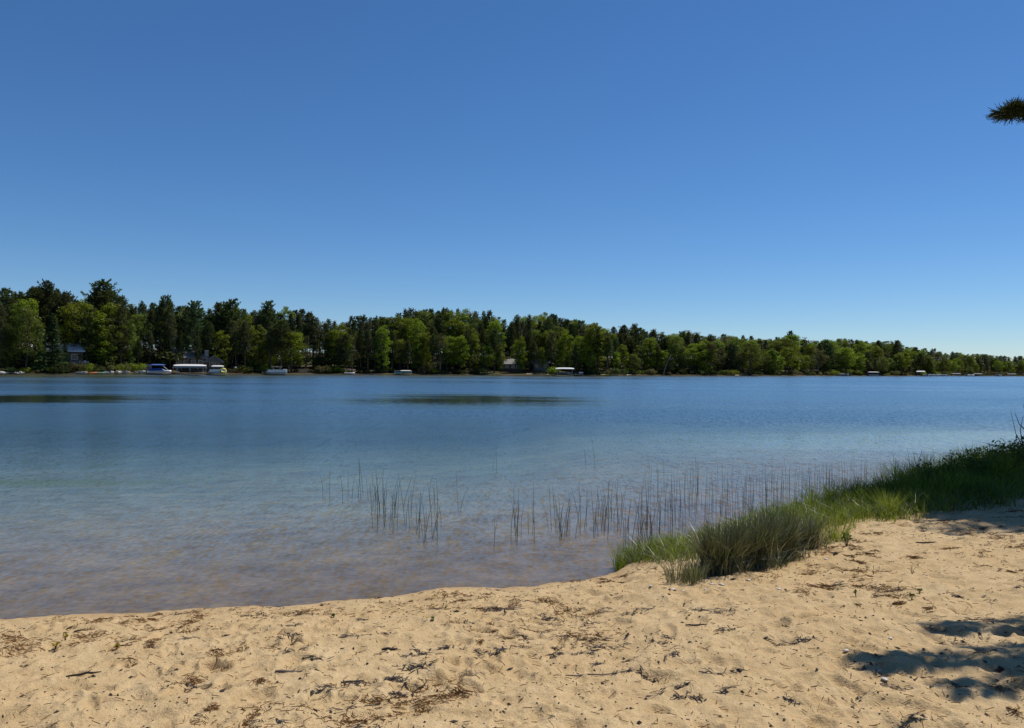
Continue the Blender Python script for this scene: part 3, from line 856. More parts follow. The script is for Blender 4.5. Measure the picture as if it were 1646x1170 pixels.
# undergrowth near the waterline
px = -20.0
while px < 1700:
    d = shore_pt(px, 3)[1]
    px += 11 * 205.0 / d * rng.uniform(0.6, 1.5)
    if any(a < px < b for a, b in [(200, 372), (425, 470), (483, 498), (553, 572), (630, 668), (775, 885), (890, 940), (1340, 1364), (1392, 1414)]) : continue
    plant(['sh0', 'sh0', 'sh2', 'sh0', 'sh2', 'sh1'][rng.integers(6)], px, rng.uniform(0.6, 4), height=rng.uniform(0.6, 3.4), rowname='at the water', wide=rng.uniform(0.8, 1.4))
for px in np.arange(-20, 1700, 17):
    plant(['sh0', 'sh2', 'sh0'][rng.integers(3)], px + rng.uniform(-6, 6), rng.uniform(9, 30), height=rng.uniform(3, 7), rowname='under the trees', wide=rng.uniform(1.0, 1.7))
ORD = ['first', 'second', 'third', 'fourth', 'fifth', 'sixth', 'seventh', 'eighth', 'ninth', 'tenth', 'eleventh', 'twelfth']
for lb, objs in LABELS.items():
    if len(objs) > 1:
        objs.sort(key=lambda o: o.location.x / o.location.y)
        for k, o in enumerate(objs):
            o['group'] = lb
            nl = f'{lb}, {ORD[k]} from left' if k < len(ORD) else lb
            if len(nl.split()) > 14: nl = nl.split(' ', 1)[1]
            o['label'] = nl

# ------------------------------------------------------------------ buildings, boats and docks on the far shore
def gz_at(x, y): return float(H_base(np.array([x]), np.array([y]))[0])
def face_cam(x, y): return -math.atan2(x, y)          # local +x to the right, local -y towards the camera
def place(name, label, cat, px, off, z=None, turn=0.0, group=None):
    x, y = shore_pt(px, off)
    if z is None: z = max(gz_at(x, y), 0.0)
    return thing(name, label, cat, (x, y, z), face_cam(x, y) + turn, group)
def bxp(parent, name, mat_, c, s, rz=0.0):
    return MB().box(c, s, rz).build(name, M[mat_], parent)
def gable(parent, mat_, w, d, z0, rise, over=0.5, axis='x', name='roof', thick=0.22):
    mb = MB()
    if axis == 'x':      # ridge along x
        hd = d / 2 + over
        o = [(-hd, z0), (0, z0 + rise), (hd, z0), (hd, z0 + thick), (0, z0 + rise + thick), (-hd, z0 + thick)]
        mb.prism(o, -w / 2 - over, w / 2 + over)
        V = mb.v[0]; mb.v[0] = np.c_[V[:, 1], V[:, 0], V[:, 2]]
    else:
        hw = w / 2 + over
        o = [(-hw, z0), (0, z0 + rise), (hw, z0), (hw, z0 + thick), (0, z0 + rise + thick), (-hw, z0 + thick)]
        mb.prism(o, -d / 2 - over, d / 2 + over)
    return mb.build(name, M[mat_], parent)
def window(parent, x, y, z, w=1.1, h=1.2):
    f = MB()
    for sx in (-1, 1): f.box((x + sx * (w / 2 + 0.05), y, z), (0.1, 0.12, h + 0.2))
    for sz in (-1, 1): f.box((x, y, z + sz * (h / 2 + 0.05)), (w, 0.12, 0.1))
    wn_ = f.build('window', M['trim'], parent)
    MB().box((x, y + 0.01, z), (w, 0.05, h)).build('pane', M['glass'], wn_)
def gwall(parent, mat_, w, d, h, rise=None, name='wall'):
    mb = MB()
    if rise is None: mb.box((0, 0, h / 2 - 0.6), (w, d, h + 1.2))
    else: mb.prism([(-w / 2, -1.2), (w / 2, -1.2), (w / 2, h), (0, h + rise), (-w / 2, h)], -d / 2, d / 2)
    return mb.build(name, M[mat_], parent)

# pale-roofed house hidden behind the spruces at far left
h = place('lake_house', 'house with a pale metal roof half hidden behind spruces at far left', 'house', 80, 17, turn=0.0)
gwall(h, 'log_wall', 15, 8, 3.2); gable(h, 'roof_pale', 15, 8, 3.15, 2.0)
for x in (-5.5, -2, 2.5, 5.5): window(h, x, -4.05, 1.8, 1.4, 1.3)
MB().box((1.0, -4.05, 1.05), (1.0, 0.1, 2.1)).build('door', M['wall_tan'], h)
dk = place('sun_deck', 'bluish railed deck on posts in front of the pale-roofed house', 'deck', 128, 7)
bxp(dk, 'floor', 'deck_blue', (0, 0, 1.25), (4.4, 2.6, 0.14))
for sx in (-2.1, 0, 2.1):
    for sy in (-1.2, 1.2): MB().tube([(sx, sy, -0.3), (sx, sy, 2.2)], 0.06, 5).build('post', M['deck_blue'], dk)
for zz in (1.55, 1.85, 2.2): bxp(dk, 'rail', 'deck_blue', (0, -1.28, zz), (4.4, 0.06, 0.07))
for k, (cx, lb) in enumerate([(-1.35, 'white deck chair at the left end of the bluish deck'), (1.3, 'white deck chair at the right end of the bluish deck')]):
    dx, dy = shore_pt(128, 7)
    ch = thing('deck_chair', lb, 'chair', (dx + cx, dy + 0.2, dk.location.z + 1.32), face_cam(dx, dy), 'chairs on the bluish deck')
    bxp(ch, 'seat', 'white', (0, 0, 0.42), (0.55, 0.5, 0.06)); bxp(ch, 'backrest', 'white', (0, 0.26, 0.75), (0.55, 0.06, 0.65))
    for ax in (-0.25, 0.25):
        for ay in (-0.2, 0.2): bxp(ch, 'leg', 'white', (ax, ay, 0.2), (0.05, 0.05, 0.4))

# boulders and logs along the left waterline
def boulder(sx, sy, sz, seed):
    r_ = np.random.default_rng(seed)
    nu, nv = 10, 7
    V = []
    for j in range(nv + 1):
        ph = math.pi * j / nv - math.pi / 2
        for i in range(nu):
            a = 2 * math.pi * i / nu
            k = 1 + 0.16 * r_.normal()
            V.append((sx * math.cos(ph) * math.cos(a) * k, sy * math.cos(ph) * math.sin(a) * k, sz * (0.55 + math.sin(ph) * (1 + 0.1 * r_.normal()))))
    Q = [[j * nu + i, j * nu + (i + 1) % nu, (j + 1) * nu + (i + 1) % nu, (j + 1) * nu + i] for j in range(nv) for i in range(nu)]
    return MB().add(V, quads=Q).mesh('boulder', M['stone_pale'], True)
BM = [boulder(0.75, 0.5, 0.4, 1), boulder(0.55, 0.45, 0.32, 2), boulder(1.1, 0.6, 0.38, 3)]
for i, (px, off, sc) in enumerate([(2, -0.2, 1.1), (9, 0.1, 1.3), (24, -0.4, 0.9), (33, -0.3, 1.0), (124, 0.3, 0.9), (131, 0.2, 1.1), (138, 0.0, 1.2), (163, 0.2, 1.3), (170, 0.1, 1.5), (178, 0.2, 1.4),
                                   (184, 0.2, 1.1), (192, 0.1, 1.5), (199, 0.2, 1.7), (205, 0.1, 1.2), (167, 2.2, 1.3), (173, 2.4, 1.0), (219, 0.2, 1.1), (227, 0.2, 1.4), (234, 0.2, 1.2)]):
    x, y = shore_pt(px, off)
    ord_ = ['first', 'second', 'third', 'fourth', 'fifth', 'sixth', 'seventh', 'eighth', 'ninth', 'tenth', 'eleventh', 'twelfth', 'thirteenth', 'fourteenth', 'fifteenth', 'sixteenth', 'seventeenth', 'eighteenth', 'nineteenth'][i]
    where = 'at the left edge of the far shore' if px < 40 else 'below the bluish deck' if px < 140 else 'in front of the large bright green tree' if px < 206 else 'below the small grey shed'
    o = link('boulder', BM[i % 3], None, (x, y, max(gz_at(x, y), 0) - 0.1), i * 1.3)
    o.scale = (sc * 1.15, sc, sc * 0.9)
    tag(o, f'pale shoreline boulder {where}, {ord_} counted from the left', 'boulder', 'pale boulders along the left part of the far shore')

# kayaks drawn up between the boulders
def kayak(px, mat_, lb):
    t_ = place('kayak', lb, 'kayak', px, -0.7, 0.0, 0.1, 'kayaks pulled up by the pale boulders')
    s_ = np.linspace(-1, 1, 11); n = 8
    V = []
    for u in s_:
        w = 0.34 * (1 - abs(u) ** 2.3) + 0.01; zc = 0.10 + 0.16 * u * u
        for k in range(n):
            a = 2 * math.pi * k / n
            V.append((1.6 * u, w * math.cos(a), zc + (0.20 * (1 - abs(u) ** 3) + 0.02) * math.sin(a)))
    Q = [[i * n + k, i * n + (k + 1) % n, (i + 1) * n + (k + 1) % n, (i + 1) * n + k] for i in range(10) for k in range(n)]
    MB().add(V, quads=Q).build('hull', M[mat_], t_, True)
    MB().tube([(-0.45, 0, 0.29), (0.45, 0, 0.29)], [0.2, 0.2], 8).build('cockpit_rim', M['black'], t_)
kayak(147, 'orange', 'orange kayak pulled up at the waterline left of the pale boulders')
kayak(157, 'green_plastic', 'green kayak pulled up right of the orange kayak')

# small grey shed
s_ = place('shed', 'small grey shed with a flat pale roof left of the blue-canopied boat', 'shed', 236, 2.2)
bxp(s_, 'wall', 'wall_grey', (0, 0, 0.9), (2.5, 2.0, 2.2)); bxp(s_, 'roof', 'roof_pale', (0, 0, 2.06), (3.0, 2.5, 0.12))
bxp(s_, 'door', 'wood_grey', (0.5, -1.02, 0.75), (0.8, 0.05, 1.5))

# hulls, lifts, canopies
def hull_mesh(L, Wd, Hh):
    st = np.linspace(0, 1, 9)
    V, n = [], 7
    for u in st:
        w = Wd / 2 * (1 - max(0, u - 0.55) ** 1.7 * 3.6 * 0.95) if u < 0.999 else 0.03
        w = max(w, 0.03); sh = Hh * (1 + 0.18 * u * u); ke = 0.02 + 0.25 * Hh * max(0, u - 0.6) * 2
        for y_, z_ in ((-w, sh), (-w * 0.92, sh * 0.45), (-w * 0.5, ke + 0.06), (0, ke), (w * 0.5, ke + 0.06), (w * 0.92, sh * 0.45), (w, sh)):
            V.append((L * (u - 0.5), y_, z_))
    Q = [[i * n + k, i * n + k + 1, (i + 1) * n + k + 1, (i + 1) * n + k] for i in range(8) for k in range(n - 1)]
    Q += [[i * n + n - 1, i * n, (i + 1) * n, (i + 1) * n + n - 1] for i in range(8)]
    T = [[0, k + 1, k] for k in range(1, n - 1)]
    return MB().add(V, quads=[q[::-1] for q in Q], tris=T)
def canopy(parent, mat_, L, Wd, z, arch=0.35, skirt=0.45, x0=0.0):
    n, k = 9, 9
    V, Q = [], []
    for i in range(k):
        u = i / (k - 1)
        endf = min(1, 5 * u, 5 * (1 - u)) ** 0.6
        for j in range(n):
            v = j / (n - 1) * 2 - 1
            V.append((x0 + L * (u - 0.5), Wd / 2 * v, z + arch * (1 - v * v) * (0.55 + 0.45 * endf)))
    Q = [[i * n + j, (i + 1) * n + j, (i + 1) * n + j + 1, i * n + j + 1] for i in range(k - 1) for j in range(n - 1)]
    o = MB().add(V, quads=Q).build('canopy', M[mat_], parent, True)
    if skirt:
        mb = MB()
        for sy in (-1, 1): mb.box((x0, sy * Wd / 2, z - skirt / 2), (L, 0.03, skirt))
        mb.build('canopy_skirt', M[mat_], parent)
    return o
def lift_frame(parent, L, Wd, z, mat_='alu', x0=0.0, n=2):
    for i in range(n):
        for sy in (-1, 1):
            xx = x0 + L * 0.42 * (2 * i / (n - 1) - 1)
            MB().tube([(xx, sy * Wd / 2, -0.6), (xx, sy * Wd / 2, z)], 0.06, 5).build('post', M[mat_], parent)
    for sy in (-1, 1): MB().tube([(x0 - L * 0.46, sy * Wd / 2, z - 0.02), (x0 + L * 0.46, sy * Wd / 2, z - 0.02)], 0.045, 5).build('beam', M[mat_], parent)
    for i in range(2): MB().tube([(x0 + L * 0.4 * (2 * i - 1), -Wd / 2, 0.15), (x0 + L * 0.4 * (2 * i - 1), Wd / 2, 0.15)], 0.05, 5).build('cradle_beam', M[mat_], parent)
def motor(parent, x, z=0.75):
    mb = MB().box((x, 0, z), (0.45, 0.4, 0.5)).box((x, 0, z - 0.6), (0.18, 0.14, 0.8))
    mb.build('outboard_motor', M['black'], parent)
def dock(px, L, lb, z=0.45, along=True, off=-1.5, group='docks on the far shore'):
    t_ = place('dock', lb, 'dock', px, off, 0.0, 0.0 if along else math.pi / 2, group)
    n = max(3, int(L / 0.5))
    mb = MB()
    for i in range(n): mb.box((-L / 2 + (i + 0.5) * L / n, 0, z), (L / n - 0.03, 1.3, 0.06))
    o = mb.build('deck_boards', M['stone_pale'], t_); o['kind'] = 'stuff'
    for i in range(int(L / 2.2) + 1):
        for sy in (-0.6, 0.6):
            xx = -L / 2 + 0.1 + i * (L - 0.2) / max(1, int(L / 2.2))
            MB().tube([(xx, sy, -0.8), (xx, sy, z + 0.35)], 0.05, 5).build('post', M['alu'], t_)
    return t_

# wake boat under a blue bimini
b = place('wake_boat', 'blue and white boat with a blue canopy and white tower, left of the cabin', 'motorboat', 256, -2.5, 0.0, 0.0)
h_ = hull_mesh(6.2, 2.2, 0.75).build('hull', M['white'], b, True)
MB().box((0.1, 0, 0.62), (5.2, 2.26, 0.16)).build('stripe', M['boat_blue'], h_)
V_ = [(-2.9, -1.0, 0.78), (1.2, -1.0, 0.82), (1.8, -0.6, 0.85), (1.8, 0.6, 0.85), (1.2, 1.0, 0.82), (-2.9, 1.0, 0.78), (-2.4, -0.6, 1.35), (0.2, -0.6, 1.55), (0.2, 0.6, 1.55), (-2.4, 0.6, 1.35)]
MB().add(V_, quads=[[0, 1, 7, 6], [2, 3, 8, 7], [4, 5, 9, 8], [5, 0, 6, 9], [6, 7, 8, 9]], tris=[[1, 2, 7], [3, 4, 8]]).build('boat_cover', M['boat_blue'], b)
for sy in (-0.95, 0.95):
    MB().tube([(2.4, sy, 0.8), (1.5, sy, 1.6), (0.6, sy * 0.85, 2.4)], 0.09, 6).build('tower', M['white'], b)
canopy(b, 'canvas_blue', 3.6, 2.2, 2.35, 0.25, 0.12, -0.3)
motor(b, -3.2)

# log cabin
c = place('log_cabin', 'brown log cabin with grey gable roofs and a stone chimney', 'cabin', 305, 11)
gwall(c, 'log_wall', 8.5, 7, 2.7); gable(c, 'roof_grey', 8.5, 7, 2.65, 2.6)
for x in (-3.0, -1.0, 1.0, 3.0): window(c, x, -3.56, 1.5, 1.1, 1.3)
MB().box((2.0, -3.55, 1.0), (0.95, 0.1, 2.0)).build('door', M['wood_dark'], c)
ch = MB().box((4.6, -2.6, 2.2), (1.1, 0.9, 5.6)).build('chimney', M['stone_grey'], c)
MB().box((4.6, -2.6, 5.08), (1.4, 1.2, 0.16)).build('chimney_cap', M['stone_pale'], ch)
w2 = MB().prism([(4.2, -1.0), (9.2, -1.0), (9.2, 1.6), (6.7, 3.4), (4.2, 1.6)], -3.4, 1.5).build('wing', M['log_wall'], c)
MB().prism([(3.8, 1.5), (6.7, 3.55), (9.6, 1.5), (9.6, 1.7), (6.7, 3.8), (3.8, 1.7)], -3.9, 1.8).build('wing_roof', M['roof_grey'], c)
window(c, 6.0, -3.45, 0.9, 1.0, 1.0); window(c, 7.5, -3.45, 0.9, 1.0, 1.0)
bxp(c, 'porch_deck', 'trim', (0, -4.6, -0.1), (9.5, 2.0, 0.18))
for x in (-4.4, -2.2, 0, 2.2, 4.4): MB().tube([(x, -5.45, -1.2), (x, -5.45, 0.9)], 0.07, 5).build('porch_post', M['trim'], c)
bxp(c, 'porch_rail', 'trim', (0, -5.45, 0.85), (9.0, 0.07, 0.08))

# long white canopy lift with a boat in its shade
l = place('boat_lift', 'long white-canopied boat lift in front of the log cabin', 'boat lift', 306, -3.0, 0.0, -0.08, 'canopied boat lifts')
lift_frame(l, 8.2, 2.8, 2.15, n=3); canopy(l, 'canvas_white', 8.6, 3.0, 2.15, 0.5, 0.0)
MB().box((0, -1.5, 1.85), (7.6, 0.03, 0.55)).build('canopy_skirt', M['canvas_grey'], l)
b = place('motorboat', 'dark-hulled motorboat hanging under the long white canopy', 'motorboat', 308, -3.0, 0.25, -0.08)
hull_mesh(6.0, 2.1, 0.8).build('hull', M['black'], b, True); motor(b, -3.1, 0.9)
MB().add([(0.6, -0.8, 0.85), (0.6, 0.8, 0.85), (0.25, -0.7, 1.3), (0.25, 0.7, 1.3)], quads=[[0, 1, 3, 2]]).build('windscreen', M['glass'], b)
dock(326, 7.5, 'pale dock with white posts between the long canopy and the yellow tube', off=-1.2)

# white bimini pontoon with a yellow tow tube leaning on its stern
def pontoon(px, off, lb, top=None, frame_only=False, L=6.0, turn=0.0, panels='white'):
    b_ = place('pontoon_boat', lb, 'pontoon boat', px, off, 0.0, turn)
    for sy in (-0.85, 0.85):
        MB().tube([(-L / 2, sy, 0.22), (L / 2 - 0.7, sy, 0.22), (L / 2 - 0.2, sy, 0.32), (L / 2, sy, 0.42)], [0.3, 0.3, 0.2, 0.04], 8).build('pontoon', M['alu'], b_, True)
    bxp(b_, 'deck', 'white', (0, 0, 0.56), (L, 2.3, 0.12))
    for sy in (-1.1, 1.1): bxp(b_, 'fence_panel', panels, (0, sy, 0.95), (L * 0.86, 0.04, 0.55))
    bxp(b_, 'seat', 'white', (-L * 0.34, 0, 0.85), (1.0, 1.9, 0.5)); bxp(b_, 'console', 'canvas_grey', (0.2, 0.5, 1.0), (0.6, 0.7, 0.8))
    if top or frame_only:
        for sx in (-1.3, 1.3):
            for sy in (-1.05, 1.05): MB().tube([(sx * 0.6, sy, 1.2), (sx, sy, 2.1)], 0.03, 4).build('bimini_pole', M['alu'], b_)
        if top: canopy(b_, top, 3.4, 2.3, 2.1, 0.3, 0.18)
        else:
            for sx in (-1.3, 0, 1.3): MB().tube([(sx, -1.05, 2.1), (sx, 0, 2.25), (sx, 1.05, 2.1)], 0.035, 4).build('bimini_hoop', M['alu'], b_)
            for sy in (-1.05, 1.05): MB().tube([(-1.6, sy, 2.1), (1.6, sy, 2.1)], 0.04, 4).build('bimini_rail', M['alu'], b_)
    motor(b_, -L / 2 - 0.25, 0.7)
    return b_
pontoon(350, -4.0, 'pontoon boat with a short white bimini left of the yellow tube', 'canvas_white', L=5.2)
t_ = place('tow_tube', 'bright yellow inflatable tow tube leaning at the pontoon stern', 'inflatable tube', 357.5, -6.2, 0.25)
t_.rotation_euler = (R(62), R(18), t_.rotation_euler[2])
V, Q = [], []
for i in range(20):
    a = 2 * math.pi * i / 20
    for k in range(8):
        b2 = 2 * math.pi * k / 8
        rr_ = 0.62 + 0.26 * math.cos(b2)
        V.append((rr_ * math.cos(a) * 1.15, rr_ * math.sin(a) + 0.75, 0.26 * math.sin(b2)))
Q = [[i * 8 + k, ((i + 1) % 20) * 8 + k, ((i + 1) % 20) * 8 + (k + 1) % 8, i * 8 + (k + 1) % 8] for i in range(20) for k in range(8)]
MB().add(V, quads=Q).build('ring', M['yellow'], t_, True)
n = 16
MB().add([(0, 0.75, 0.08)] + [(0.45 * math.cos(2 * math.pi * i / n) * 1.15, 0.45 * math.sin(2 * math.pi * i / n) + 0.75, 0.02) for i in range(n)] + [(0, 0.75, -0.1)],
         tris=[[0, 1 + i, 1 + (i + 1) % n] for i in range(n)] + [[n + 1, 1 + (i + 1) % n, 1 + i] for i in range(n)]).build('floor', M['yellow'], t_)
MB().tube([(-0.75, 0.1, 0.3), (0, -0.16, 0.34), (0.75, 0.1, 0.3)], 0.14, 6).build('grab_handle', M['black'], t_)

# stacked timbers
for i, (px, z_, lb) in enumerate([(380, 0.0, 'bottom'), (382, 0.42, 'middle'), (384, 0.84, 'top')]):
    t_ = place('timber', f'brown squared timber, {lb} one of the stack right of the yellow tube', 'timber', px, 2.0, None, 0.05 * i, 'stacked brown timbers')
    t_.location.z += z_
    bxp(t_, 'beam', 'brick_red', (0, 0, 0.2), (4.0 - 0.4 * i, 0.5, 0.38)); bxp(t_, 'end_cap', 'wall_tan', (-2.02 + 0.2 * i, 0, 0.2), (0.05, 0.44, 0.32))
for i, (px, lb) in enumerate([(379, 'left'), (386, 'right')]):
    x, y = shore_pt(px, 2.2)
    o = tag(link('boulder', BM[i], None, (x, y, gz_at(x, y) + 1.24), i), f'pale boulder resting on the timber stack, {lb} of two', 'boulder', 'boulders on the timbers')
pontoon(445, -3.0, 'open pontoon boat with a bare bimini frame and white seat block', frame_only=True, L=6.2)
bxp(bpy.data.objects[-1] if False else place('deck_box', 'white storage box standing on the end of the open pontoon boat', 'box', 458.5, -3.0, 0.62), 'lid', 'white', (0, 0, 0.72), (1.25, 0.8, 0.14))
bo = [o for o in COL.objects if o.name == 'deck_box'][0]
bxp(bo, 'body', 'white', (0, 0, 0.325), (1.15, 0.7, 0.65))
dock(431, 3.5, 'low pale dock at the bow of the open pontoon boat', z=0.3, off=-2.0)
# woodpile
w = place('woodpile', 'tan woodpile of sawn logs between two dark trunks', 'woodpile', 489, 1.5)
for r_ in range(4):
    for k in range(7 - (r_ % 2)):
        MB().tube([(-1.05 + k * 0.34 + 0.17 * (r_ % 2), -0.5, 0.15 + 0.29 * r_), (-1.05 + k * 0.34 + 0.17 * (r_ % 2), 0.5, 0.15 + 0.29 * r_)], 0.165, 7).build('log', M['wall_tan'], w)
# small rowing boat
b = place('rowing_boat', 'small white rowing boat moored alone under a short dark frame', 'rowing boat', 562, -2.2, -0.05, 0.0)
hull_mesh(3.2, 1.3, 0.5).build('hull', M['white'], b, True)
for x in (-0.8, 0.3): bxp(b, 'thwart', 'wood_grey', (x, 0, 0.46), (0.25, 1.1, 0.04))
l = place('boat_lift', 'short bare boat-lift frame over the small white rowing boat', 'boat lift', 563, -2.2, 0.0, 0.0, 'canopied boat lifts')
lift_frame(l, 3.6, 1.9, 1.5)
# teal-sided lift
l = place('boat_lift', 'teal-sided boat lift with a small white top left of the lawn', 'boat lift', 648, -2.2, 0.0, 0.05, 'canopied boat lifts')
lift_frame(l, 6.4, 2.4, 1.1); canopy(l, 'canvas_white', 3.6, 2.4, 1.05, 0.25, 0.1, 0.9)
MB().box((-1.7, -1.2, 0.42), (2.8, 0.04, 0.6)).build('side_panel', M['teal'], l)
b = place('motorboat', 'low grey-green motorboat inside the teal-sided lift', 'motorboat', 648, -2.2, 0.1, 0.05)
hull_mesh(4.8, 1.7, 0.6).build('hull', M['teal'], b, True); motor(b, -2.5, 0.6)
# cottage and lawn
c = place('cottage', 'low cottage with a grey gable roof behind the small lime-green tree', 'cottage', 820, 13)
gwall(c, 'log_wall', 8, 7, 2.2); gable(c, 'roof_grey', 8, 7, 2.15, 2.0)
for x in (-2.8, -1, 1, 2.8): window(c, x, -3.55, 1.4, 1.2, 1.1)
c = place('cottage', 'small second cottage with a grey roof above the sand strip', 'cottage', 869, 13)
gwall(c, 'wall_grey', 6, 6, 2.4); gable(c, 'roof_grey', 6, 6, 2.35, 1.8)
for x in (-1.6, 1.6): window(c, x, -3.05, 1.4, 1.1, 1.1)
def sheet(name, mat_, pxs, off0, off1, lift, kind='structure', n=24):
    a0, a1 = pxs
    V = []
    for i in range(n + 1):
        for j in range(5):
            px = a0 + (a1 - a0) * i / n
            f = j / 4
            wig = 0.5 * math.sin(i * 1.7) * (1 if j == 4 else 0.3)
            x, y = shore_pt(px, off0 + (off1 - off0) * f + wig * (math.sin(math.pi * i / n)))
            V.append((x, y, max(gz_at(x, y), -0.02) + lift))
    Q = [[i * 5 + j, (i + 1) * 5 + j, (i + 1) * 5 + j + 1, i * 5 + j + 1] for i in range(n) for j in range(4)]
    return tag(MB().add(V, quads=Q).build(name, M[mat_], smooth_shade=True), kind=kind)
M['lawn'] = plain('lawn', (0.16, 0.18, 0.05), 0.9, vary=0.35, scale=1.5)
M['far_sand'] = plain('far_sand', (0.46, 0.38, 0.26), 0.9, vary=0.25, scale=1.5)
sheet('lawn_patch', 'lawn', (768, 804), 0.3, 6, 0.10); sheet('lawn_strip', 'lawn', (948, 990), -0.4, 2.5, 0.10)
sheet('sand_strip', 'far_sand', (846, 892), -0.3, 1.6, 0.09); sheet('sand_patch', 'far_sand', (1008, 1030), -0.2, 2.0, 0.09)
sheet('gravel_strip', 'far_sand', (1176, 1196), -0.2, 1.2, 0.09); sheet('shore_gravel', 'far_sand', (118, 262), -0.3, 0.7, 0.05)
sheet('shore_sand', 'far_sand', (0, 36), -0.6, 0.6, 0.05)
# white-canopied lift by the spit
l = place('boat_lift', 'white-canopied boat lift on tall posts just left of the grassy spit', 'boat lift', 908, -3.5, 0.0, 0.0, 'canopied boat lifts')
lift_frame(l, 6.2, 2.8, 2.2); canopy(l, 'canvas_white', 6.6, 3.0, 2.2, 0.45, 0.12)
b = place('motorboat', 'grey motorboat raised under the white canopy by the grassy spit', 'motorboat', 908, -3.5, 0.3, 0.0)
hull_mesh(4.6, 1.8, 0.6).build('hull', M['canvas_grey'], b, True); motor(b, -2.4, 0.7)
b = place('bench', 'white bench standing at the water right of the white-canopied lift', 'bench', 934, -0.5, 0.1)
bxp(b, 'seat', 'white', (0, 0, 0.45), (1.5, 0.45, 0.06)); bxp(b, 'backrest', 'white', (0, 0.24, 0.8), (1.5, 0.05, 0.4))
for x in (-0.65, 0.65): bxp(b, 'leg', 'white', (x, 0, 0.2), (0.08, 0.4, 0.44))
dock(925, 5.5, 'low grey dock running from the white-canopied lift to the bench', z=0.25, off=-2.0)
# leaning bare trunk
x, y = shore_pt(1066, 0.5)
t_ = thing('leaning_trunk', 'pale bare trunk leaning out of the dark trees right of the spit', 'dead tree', (x, y, 0.1), 0)
MB().tube([(0, 0, -0.3), (0.7, 0, 2.5), (1.6, 0, 5.0), (3.0, 0.2, 7.6)], [0.2, 0.17, 0.13, 0.05], 7).build('trunk', M['bark_pale'], t_, True)
MB().tube([(1.5, 0, 4.8), (1.3, -0.2, 6.2), (1.7, -0.2, 7.2)], [0.09, 0.06, 0.02], 5).build('branch', M['bark_pale'], t_, True)
MB().tube([(2.1, 0, 5.9), (3.2, 0.1, 6.3), (4.0, 0.2, 6.3)], [0.07, 0.05, 0.02], 5).build('branch', M['bark_pale'], t_, True)
# right part of the shore
l = place('covered_boat', 'motorboat under a grey cover with a white stern on the right part of the shore', 'motorboat', 1353, -2.0, 0.0, 0.0)
hull_mesh(5.6, 2.0, 0.6).build('hull', M['canvas_grey'], l, True)
MB().add([(-2.6, -0.9, 0.6), (2.2, -0.9, 0.65), (2.2, 0.9, 0.65), (-2.6, 0.9, 0.6), (-1.8, -0.4, 1.15), (0.9, -0.4, 1.25), (0.9, 0.4, 1.25), (-1.8, 0.4, 1.15)],
         quads=[[0, 1, 5, 4], [1, 2, 6, 5], [2, 3, 7, 6], [3, 0, 4, 7], [4, 5, 6, 7]]).build('cover', M['roof_grey'], l)
bxp(l, 'transom', 'white', (2.9, 0, 0.6), (0.7, 1.6, 1.1))
l = place('boat_lift', 'dark boathouse-like lift with a white roof edge at right', 'boat lift', 1404, -2.5, 0.0, 0.0, 'canopied boat lifts')
lift_frame(l, 6.5, 3.0, 1.75, 'black'); canopy(l, 'canvas_white', 5.0, 3.0, 1.7, 0.3, 0.1)
MB().box((0, 1.5, 0.8), (6.4, 0.05, 1.6)).build('back_panel', M['black'], l); MB().box((0, -1.4, 0.35), (4.6, 0.1, 0.3)).build('bumper', M['white'], l)
l = place('boat_lift', 'tiny pale canopy among the trees left of the far right boats', 'boat lift', 1480, -1.5, 0.0, 0.0, 'canopied boat lifts')
lift_frame(l, 4.0, 2.6, 2.2); canopy(l, 'canvas_white', 4.2, 2.8, 2.2, 0.5, 0.2)
for i, (px, off, mt, lb) in enumerate([(1493, -4, 'white', 'white motorboat moored first in the far right row'), (1501, -9, 'white', 'white motorboat lying farthest out in the far right row'), (1515, -3, 'alu', 'grey motorboat third in the far right row'),
                                       (1560, -3, 'white', 'white motorboat left of the far right docks end'), (1606, -3, 'alu', 'grey motorboat near the right edge of the view')]):
    b = place('motorboat', lb, 'motorboat', px, off, -0.05, 0.3 * i, 'boats moored off the far right shore')
    hull_mesh(6.0, 2.1, 0.8).build('hull', M[mt], b, True); motor(b, -3.1, 0.8)
    MB().add([(0.6, -0.8, 0.85), (0.6, 0.8, 0.85), (0.2, -0.7, 1.35), (0.2, 0.7, 1.35)], quads=[[0, 1, 3, 2]]).build('windscreen', M['glass'], b)
    bxp(b, 'seat', 'white', (-1.4, 0, 0.85), (0.6, 1.6, 0.5))
for px, lb in [(1526, 'far right dock nearest the moored boats'), (1545, 'middle one of the three far right docks'), (1588, 'rightmost of the three far right docks')]:
    dock(px, 9, lb, off=-2.5)
for px, lb in [(1537, 'pale canopy lift between the first two far right docks'), (1572, 'pale canopy lift left of the rightmost dock'), (1626, 'pale canopy lift at the right edge of the far shore')]:
    l = place('boat_lift', lb, 'boat lift', px, -3, 0.0, 0.0, 'canopied boat lifts')
    lift_frame(l, 4, 2.4, 1.2); canopy(l, 'wall_grey', 4.4, 2.6, 1.2, 0.3, 0.1)

